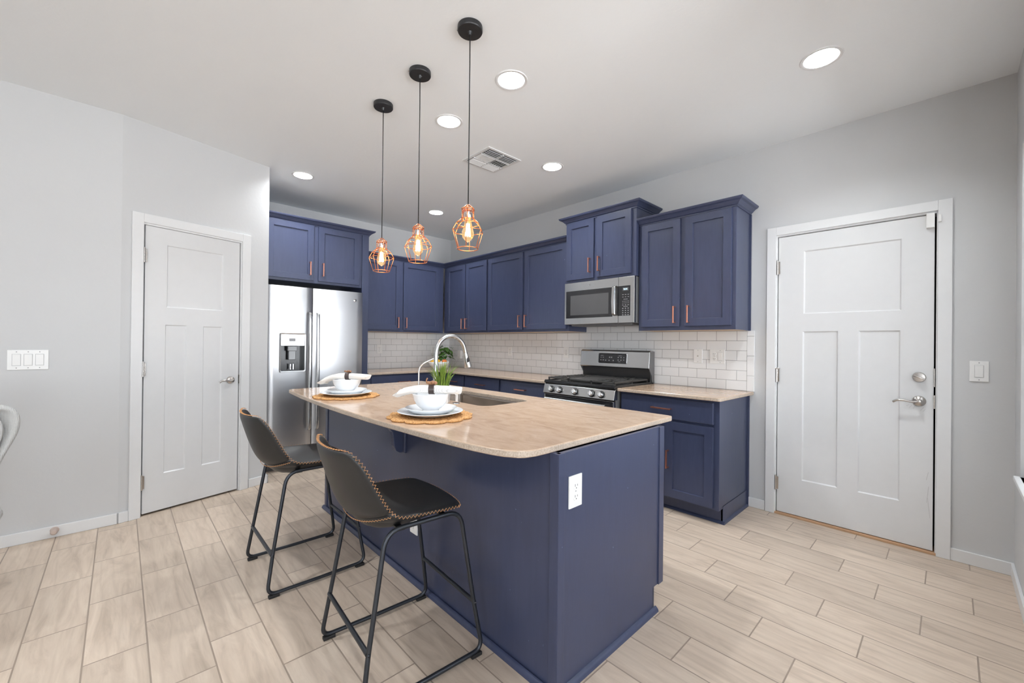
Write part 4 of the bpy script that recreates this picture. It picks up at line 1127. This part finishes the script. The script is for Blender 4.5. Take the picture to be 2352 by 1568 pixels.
# ------------------------------------------------------------------ bar stools
def make_stool():
    s = thing('bar_stool', '', 'bar stool', (0, 0, 0), 0, 'leather counter stools at the island')
    # shell surface
    C = [(.188, .590), (.150, .597), (.09, .592), (.02, .582), (-.05, .573), (-.11, .570), (-.165, .577), (-.205, .598), (-.235, .635), (-.258, .69), (-.277, .75), (-.295, .81), (-.309, .862)]
    E = [(.160, .590), (.135, .601), (.09, .604), (.04, .608), (-.01, .611), (-.06, .614), (-.10, .620), (-.132, .640), (-.158, .675), (-.183, .722), (-.208, .772), (-.235, .822), (-.262, .868)]
    Wd = [.190, .207, .212, .214, .214, .213, .213, .212, .211, .209, .207, .203, .190]
    nu = 13
    def surf(i, u):
        a = abs(u); k = a ** 2.4
        cy, cz = C[i]; ey, ez = E[i]
        return Vector((Wd[i] * u * (1 - .04 * (1 - a)), cy + (ey - cy) * k, cz + (ez - cz) * k))
    P = [[surf(i, -1 + 2 * j / (nu - 1)) for j in range(nu)] for i in range(len(C))]
    # round the corners
    for i in (0, len(C) - 1):
        for j in (0, nu - 1): P[i][j] = P[i][j].lerp(P[1 if i == 0 else i - 1][1 if j == 0 else nu - 2], .22)
    b = MB(); b.grid(P[:8]); 
    seat = b.build('seat', M['leather'], s, smooth=True, solid=.020, sub=2)
    b = MB(); b.grid(P[7:]); b.build('backrest', M['leather'], s, smooth=True, solid=.020, sub=2)
    b = MB(); U = []
    for i in range(1, 8):
        f = math.sin(PI * (i - 1) / 6) ** .6 if 1 < i < 7 else 0
        row = []
        for j in range(nu):
            u = -1 + 2 * j / (nu - 1); q = surf(i, u)
            d = Vector((0, -.35 if i > 5 else 0, -1)).normalized()
            q = q + d * (.004 + .040 * f * (1 - abs(u) ** 3)); q.x *= .955
            row.append(q)
        U.append(row)
    b.grid(U); b.build('under_shell', M['leather'], s, smooth=True, sub=1)
    # zigzag stitching along the rim
    b = MB()
    def zig(path, nrm, amp=.0052, step=.0075, r=.0009):
        pts = [Vector(p) for p in path]; out = []; acc = 0; side = 1
        L = [0]
        for a, c in zip(pts, pts[1:]): L.append(L[-1] + (c - a).length)
        d = 0
        while d < L[-1]:
            k = next(i for i in range(len(L) - 1) if L[i + 1] >= d)
            t = (d - L[k]) / max(1e-6, L[k + 1] - L[k]); p = pts[k].lerp(pts[k + 1], t)
            n = nrm[k].lerp(nrm[k + 1], t).normalized(); tg = (pts[k + 1] - pts[k]).normalized(); w = tg.cross(n).normalized()
            out.append(p + w * amp * side); side = -side; d += step
        if len(out) > 2: b.tube(out, r, 4)
    def smooth(ps, n=3):
        out = []
        for i in range(len(ps) - 1):
            p0, p1, p2, p3 = ps[max(0, i - 1)], ps[i], ps[i + 1], ps[min(len(ps) - 1, i + 2)]
            for k in range(n):
                t = k / n; out.append(.5 * ((2 * p1) + (p2 - p0) * t + (2 * p0 - 5 * p1 + 4 * p2 - p3) * t * t + (3 * p1 - p0 - 3 * p2 + p3) * t ** 3))
        out.append(ps[-1]); return out
    for j, sd in ((0, -1), (nu - 1, 1)):
        path = smooth([P[i][j] for i in range(len(C))]); nn = []
        for i, p in enumerate(path):
            f = i / (len(path) - 1); nn.append(Vector((sd * 1.0, -.15 if f > .55 else 0, .0)))
        path = [p + n_.normalized() * .0035 for p, n_ in zip(path, nn)]
        zig(path, nn)
    top = smooth([P[-1][j] for j in range(nu)]); zig([p + Vector((0, .0, .004)) for p in top], [Vector((0, 0, 1))] * len(top))
    fr0 = smooth([P[0][j] for j in range(nu)]); zig([p + Vector((0, .004, .0)) for p in fr0], [Vector((0, 1, .2))] * len(fr0))
    # lower seam where back leather meets the seat leather
    seam = []
    for j in range(nu):
        u = -1 + 2 * j / (nu - 1)
        k = 1 - abs(u) ** 2.0
        a, c = surf(7, u), surf(6, u)
        q = a
        nrm_ = Vector((u * .9, -1.0 * (1 - abs(u) * .5), -.6)).normalized()
        seam.append((q + nrm_ * .0135, nrm_))
    sm = smooth([q for q, _ in seam]); ns = smooth([n_ for _, n_ in seam])
    zig(sm, ns, .0035, .0065)
    b.build('stitching', M['thread'], s)
    # metal frame
    for sd in (-1, 1):
        b = MB()
        x0, x1 = .232, .196
        pts = [(sd * x1, -.02, .577), (sd * x1, -.150, .577), (sd * (x0 - .018), -.214, .190), (sd * x0, -.240, .018), (sd * x0, .0, .016), (sd * x0, .240, .018), (sd * (x0 - .018), .212, .190), (sd * x1, .152, .577), (sd * x1, -.02, .577)]
        b.tube(fillet(pts, [.06, .02, .045, .01, .045, .02, .06], 6), .0085, 12)
        b.build('sled_frame', M['stoolmetal'], s, smooth=True, auto=60)
    b = MB(); b.tube([(-.214, -.216, .195), (.214, -.216, .195)], .0085, 10); b.build('stretcher', M['stoolmetal'], s, smooth=True, auto=60)
    b = MB(); b.tube([(-.214, .212, .205), (.214, .212, .205)], .0085, 10); b.build('footrest', M['stoolmetal'], s, smooth=True, auto=60)
    b = MB()
    for y in (-.09, .09): b.box(-.196, .196, y - .012, y + .012, .566, .572)
    b.build('seat_support', M['stoolmetal'], s)
    for sd in (-1, 1):
        for y in (-.210, .210):
            b = MB(); b.box(sd * .232 - .011, sd * .232 + .011, y - .024, y + .024, .0, .014, bev=.003)
            b.build('foot_glide', M['rubber'], s)
    for sd in (-1, 1):
        for y, z in ((-.216, .195), (.212, .205)):
            b = MB(); b.lathe([(0, .004), (.0045, .002), (.005, 0), (0, 0)] if sd > 0 else [(0, -.004), (.0045, -.002), (.005, 0), (0, 0)], 10, (sd * .222, y, z), axis='x'); b.build('bolt', M['stoolmetal'], s)
    return s
st = make_stool(); st.location = (-1.525, .838, 0); st.rotation_euler = (0, 0, R(-3.8))
st['label'] = 'black leather counter stool in front, nearest the camera and island corner'
st2 = copy_tree(st); st2.location = (-2.462, .762, 0); st2.rotation_euler = (0, 0, R(-.5))
st2['label'] = 'black leather counter stool further back in front of the refrigerator'

# dining chair at the left edge of view
ch = thing('dining_chair', 'pale woven dining chair whose back corner shows at the left edge', 'chair', (-2.75, -.62, 0), R(-90))
NB = 15; rows = []
for i, (z, w, y) in enumerate([(.44, .20, -.20), (.52, .205, -.225), (.60, .215, -.24), (.68, .235, -.25), (.745, .262, -.258), (.80, .285, -.264), (.85, .292, -.268), (.895, .285, -.27), (.918, .262, -.268), (.922, .22, -.266)]):
    rows.append([Vector((w * (-1 + 2 * j / (NB - 1)), y + .085 * abs(-1 + 2 * j / (NB - 1)) ** 2.5, z)) for j in range(NB)])
b = MB(); b.grid(rows); b.build('backrest', M['wicker'], ch, smooth=True, solid=.03, sub=2)
rows = [[Vector((v.x * .84, v.y + .024 + .0, .44 + (v.z - .44) * .88 + .02)) for v in r_] for r_ in rows]
b = MB(); b.grid(rows); b.build('back_cushion', M['wicker'], ch, smooth=True, solid=.022, sub=2)
b = MB(); b.box(-.24, .24, -.24, .25, .40, .475, bev=.03); b.build('seat', M['wicker'], ch, smooth=True)
for sx in (-1, 1):
    for y in (-.2, .21):
        b = MB(); b.tube([(sx * .19, y, .41), (sx * .22, y * 1.12, 0)], [.019, .012], 12); b.build('leg', M['trim'], ch, smooth=True, auto=50)

# ------------------------------------------------------------------ table settings
ZT = .8741
def scallop(label, loc, rot):
    b = MB(); n = 168; rr = [0, .03, .06, .09, .12, .145, .165, .180, .190, .196, .194]
    random.seed(int(abs(loc[0]) * 100))
    ph = [random.random() * 6 for _ in range(4)]
    rings = []
    for i, r in enumerate(rr):
        ring_ = []
        for k in range(n):
            a = 2 * PI * k / n
            lobe = abs(math.sin(a * 6.5 if False else a * 6)) ** .6
            f = (r / .196) ** 3
            rad = r + f * (.024 * lobe - .012) + .0015 * math.sin(31 * a + ph[0]) * f
            z = .009 + .0022 * math.sin(23 * a + i * 1.7 + ph[1]) * (i > 1) + .0016 * math.sin(47 * a + ph[2] + i)
            if i == len(rr) - 1: z = .001
            if i == 9: z = .0065
            ring_.append((rad * math.cos(a), rad * math.sin(a), z))
        rings.append(ring_)
    V = b.grid([[Vector(p) for p in r_] for r_ in rings[1:]], close_u=True)
    b.bm.faces.new(V[0]); b.bm.faces.new(list(reversed(V[-1])))
    o = b.build('placemat', M['jute'], smooth=True, auto=60, loc=loc, rotz=rot)
    return tag(o, label, 'placemat', 'scalloped woven placemats on the island')
def plate_(name, label, cat, r, h, loc, foot, group):
    b = MB()
    b.lathe([(0, .003), (foot, .003), (foot + .004, 0), (foot + .010, .003), (foot + .02, .006), (r * .985, h - .001), (r, h), (r * .985, h + .002), (r * .70, .010), (foot + .004, .0065), (0, .006)], 64)
    return tag(b.build(name, M['porcelain'], smooth=True, loc=loc), label, cat, group)
def bowl_(label, loc):
    b = MB(); o_ = [(0, .002), (.036, .002), (.0385, 0), (.040, .003), (.039, .010), (.052, .018), (.068, .034), (.080, .056), (.088, .084), (.0895, .087), (.0875, .088), (.085, .084), (.076, .056), (.063, .036), (.045, .020), (.02, .014), (0, .013)]
    b.lathe(o_, 64)
    return tag(b.build('bowl', M['porcelain'], smooth=True, loc=loc), label, 'bowl', 'white bowls on the place settings')
def napkin(label, loc, rot, striped, drop):
    o = thing('napkin', label, 'napkin', loc, rot, 'linen napkins in rings on the bowls')
    b = MB(); n = 28; m = 26; rows = []
    for i in range(n + 1):
        t = -1 + 2 * i / n; x = t * .148
        pin = math.exp(-((x - .012) / .035) ** 2)
        w = .042 * (1 - .42 * pin) * (1 + .25 * max(0, -t)); h = .0165 * (1 + .2 * pin) * (1 - .35 * max(0, abs(t) - .6))
        zc = .012 - drop * max(0, -t - .25) ** 1.6 * 1.0 - .004 * max(0, t)
        row = []
        for k in range(m):
            a = 2 * PI * k / m; c, s_ = math.cos(a), math.sin(a)
            rip = 1 + .16 * math.sin(7 * a + 2.2 * t) * (1 - pin) * (.4 + .9 * abs(t))
            yy = w * abs(c) ** .55 * (1 if c > 0 else -1); zz_ = h * abs(s_) ** .75 * (1 if s_ > 0 else -1) * rip
            row.append(Vector((x + .010 * math.sin(3 * a) * abs(t) ** 6 - .012 * (t < -.9) * math.cos(a * 2), yy + .004 * math.sin(6 * t), zc + zz_)))
        rows.append(row)
    V = b.grid(rows, close_u=True); b.bm.faces.new(V[0]); b.bm.faces.new(list(reversed(V[-1])))
    b.build('cloth', M['cloth'] if striped else M['cloth_plain'], o, smooth=True, auto=70)
    return o
def nring(label, loc, rot, big):
    o = thing('napkin_ring', label, 'napkin ring', loc, rot, 'dark rings around the napkins')
    b = MB(); n = 40; rows = []
    for wv_, thick in ((-.0130, 0), (-.0135, .003), (.0135, .003), (.0130, 0), (-.0130, 0)):
        rows.append([Vector((wv_, (.0245 + thick) * math.cos(2 * PI * k / n), .0215 * math.sin(2 * PI * k / n) * 1.02 + thick * math.sin(2 * PI * k / n))) for k in range(n)])
    b.grid(rows, close_u=True); b.build('band', M['ring'], o, smooth=True, auto=50)
    b = MB()
    for (x, y, z, r, sx, sy) in ((-.005, 0, .032, .010, 1.3, 1), (.012, .004, .034, .009, 1.4, .9), (-.018, -.003, .036, .007, 1.5, .8), (.004, -.008, .038, .008, 1, 1.2)):
        kk = .8 if not big else 1.15
        b.lathe([(0, -r * kk), (r * .8 * kk, -r * .6 * kk), (r * kk, 0), (r * .75 * kk, r * .6 * kk), (0, r * kk)], 12, (x, y, z - .004), sx=sx, sy=sy)
    if big: b.tube(fillet([(-.020, 0, .026), (-.030, 0, .040), (-.022, .0, .054)], .01, 4), [.004] * 5 + [.002] * 4 if False else .003, 8)
    b.build('knot', M['knot'], o, smooth=True)
    return o
for tagp, (cx, cy), ang_, striped, drop in (('nearer', (-1.736, 1.101), 46.6, True, .035), ('farther', (-2.72, 1.083), 46.6, False, .060)):
    near = tagp == 'nearer'
    wh = 'on the near placemat beside the front stool' if near else 'on the far placemat towards the refrigerator'
    scallop('scalloped seagrass placemat ' + ('in front of the near stool, under the larger-looking setting' if near else 'at the refrigerator end of the island'), (cx, cy, ZT), R(20 if near else 47))
    z = ZT + .0115
    plate_('dinner_plate', 'wide white dinner plate directly ' + wh, 'plate', .158, .019, (cx, cy, z), .100, 'white dinner plates')
    z2 = z + .0068
    plate_('salad_plate', 'small white plate stacked on the dinner plate ' + wh, 'plate', .124, .027, (cx + .004, cy, z2 + .001), .075, 'white salad plates')
    z3 = z2 + .0078
    bowl_('white bowl holding a napkin, stacked ' + wh, (cx + .002, cy + .0, z3))
    zn = z3 + .088 + .007
    napkin(('grey-striped white napkin in a dark ring across the bowl ' if near else 'cream napkin in a dark ring across the bowl ') + ('near the front stool' if near else 'nearest the refrigerator'), (cx - .006, cy - .006, zn), R(ang_), striped, drop)
    nring('dark brown napkin ring with tan knot ' + ('around the striped napkin' if near else 'around the cream napkin'), (cx + .004 if near else cx + .006, cy + .004 if near else cy + .006, zn + .012), R(ang_), near)

# grass pot
gp = thing('potted_grass', 'white pot of green grass blades beside the kitchen faucet', 'potted plant', (-2.095, 1.408, ZT), R(46.6))
b = MB(); s0, s1 = .040, .047
b.prism([(-s0, -s0), (s0, -s0), (s0, s0), (-s0, s0)], 0, .004)
V = b.grid([[Vector((x * s, y * s, z)) for x, y in ((-1, -1), (1, -1), (1, 1), (-1, 1))] for s, z in ((s0, .001), (s1, .098), (s1 - .004, .098), (s1 - .005, .085))], close_u=True)
b.build('pot', M['porcelain'], gp, bevel=.002)
b = MB(); b.box(-.042, .042, -.042, .042, .080, .086); b.build('soil', M['soil'], gp)
random.seed(11); b = MB()
for k in range(80):
    x0, y0 = random.uniform(-.032, .032), random.uniform(-.032, .032)
    a = math.atan2(y0, x0) + random.uniform(-.5, .5); lean = math.hypot(x0, y0) / .045 * random.uniform(.6, 1.9); L = random.uniform(.11, .19)
    w = random.uniform(.0028, .0050); dx, dy = math.cos(a), math.sin(a); px, py = -dy, dx
    n = 6; prev = None; L3 = []
    for i in range(n + 1):
        t = i / n; out = .075 * lean * t ** 1.9; hh = L * (t - .18 * lean * t ** 2.2)
        c = Vector((x0 + dx * out, y0 + dy * out, .084 + hh)); ww = w * (1 - t ** 2.2) + .0002
        L3.append([c + Vector((px * ww, py * ww, 0)), c + Vector((dx * -.0009, dy * -.0009, -.0006)), c - Vector((px * ww, py * ww, 0)), c + Vector((dx * .0006, dy * .0006, .0004))])
    b.grid(L3, close_u=True)
b.build('grass_blades', M['grass'], gp, smooth=True)

# trailing plant and fruit in the corner
tp_ = thing('leafy_plant', 'bushy dark green heart-leaved plant in the counter corner', 'potted plant', (-4.78, 3.25, CZ1), 0)
b = MB(); b.lathe([(0, .001), (.045, .001), (.050, .004), (.062, .095), (.064, .105), (.058, .105), (.056, .092), (0, .090)], 36); b.build('pot', M['porcelain'], tp_, smooth=True, auto=40)
random.seed(5); b = MB()
def heart(b, base, d, up, s):
    d = d.normalized(); w = d.cross(up).normalized(); n = w.cross(d).normalized()
    sh = [(0, 0), (-.12, .22), (-.05, .42), (.18, .50), (.48, .42), (.78, .22), (1.0, 0)]
    L_ = [base + d * a * s + w * q * s + n * (-.25 * q * q - .25 * a * a) * s for a, q in sh]
    Rr = [base + d * a * s - w * q * s + n * (-.25 * q * q - .25 * a * a) * s for a, q in sh]
    mid_ = [base + d * a * s + n * (-.06 + -.25 * a * a) * s for a in (0, .08, .2, .35, .55, .8, 1.0)]
    for A in (L_, Rr):
        vs = [b.bm.verts.new(p) for p in A]; ms = [vs[0]] + [b.bm.verts.new(p) for p in mid_[1:-1]] + [vs[-1]]
        for i in range(len(A) - 1):
            f = []
            for q in (vs[i], vs[i + 1], ms[i + 1], ms[i]):
                if q not in f: f.append(q)
            if len(f) > 2: b.bm.faces.new(f)
stem = MB()
for k in range(58):
    a = random.uniform(0, 2 * PI); el = random.uniform(-.15, 1.25); rad = random.uniform(.06, .145)
    p = Vector((rad * math.cos(a) * math.cos(el) * .95, rad * math.sin(a) * math.cos(el) * .8, .145 + rad * math.sin(el) * 1.1 + .02))
    d = Vector((math.cos(a), math.sin(a), random.uniform(-.9, .25)))
    heart(b, p, d, Vector((0, 0, 1)), random.uniform(.045, .068))
    if k % 2: stem.tube([(0, 0, .09), (p.x * .5, p.y * .5, p.z * .9 + .01), p], .0014, 5)
b.build('leaves', M['leaf'], tp_, smooth=False, solid=.0006)
stem.build('stems', M['leaf'], tp_)
bw = thing('fruit_bowl', 'white glass bowl of fruit in front of the corner plant', 'bowl', (-4.58, 3.02, CZ1), 0)
b = MB(); b.lathe([(0, .002), (.05, .002), (.053, .0), (.06, .004), (.115, .055), (.138, .098), (.134, .099), (.11, .058), (.055, .012), (0, .010)], 48); b.build('bowl_body', M['porcelain'], bw, smooth=True)
def fruit(name, label, cat, loc, r, mat, sx, rot, group):
    b = MB(); pts = [(0, -r * (1.28 if sx else 1)), (r * .25, -r * (1.15 if sx else .97)), (r * .62, -r * .78), (r * .92, -r * .4), (r, 0), (r * .92, r * .4), (r * .62, r * .78), (r * .25, r * (1.15 if sx else .97)), (0, r * (1.28 if sx else 1))]
    b.lathe(pts, 20, axis='x'); return tag(b.build(name, mat, smooth=True, loc=loc, rotz=rot), label, cat, group)
bx_, by_, bz_ = -4.58, 3.02, CZ1
fruit('lemon', 'yellow lemon at the left of the fruit bowl', 'lemon', (bx_ - .055, by_ - .055, bz_ + .098), .030, M['lemon'], True, .6, 'lemons in the bowl')
fruit('lemon', 'yellow lemon in the middle of the fruit bowl behind the grass', 'lemon', (bx_ + .0, by_ - .010, bz_ + .100), .030, M['lemon'], True, 2.0, 'lemons in the bowl')
fruit('lemon', 'yellow lemon low at the bottom of the fruit bowl', 'lemon', (bx_ - .01, by_ + .0, bz_ + .040), .028, M['lemon'], True, 1.0, 'lemons in the bowl')
fruit('orange', 'round orange at the right of the fruit bowl', 'orange', (bx_ + .062, by_ + .045, bz_ + .096), .034, M['orange'], False, 0, None)
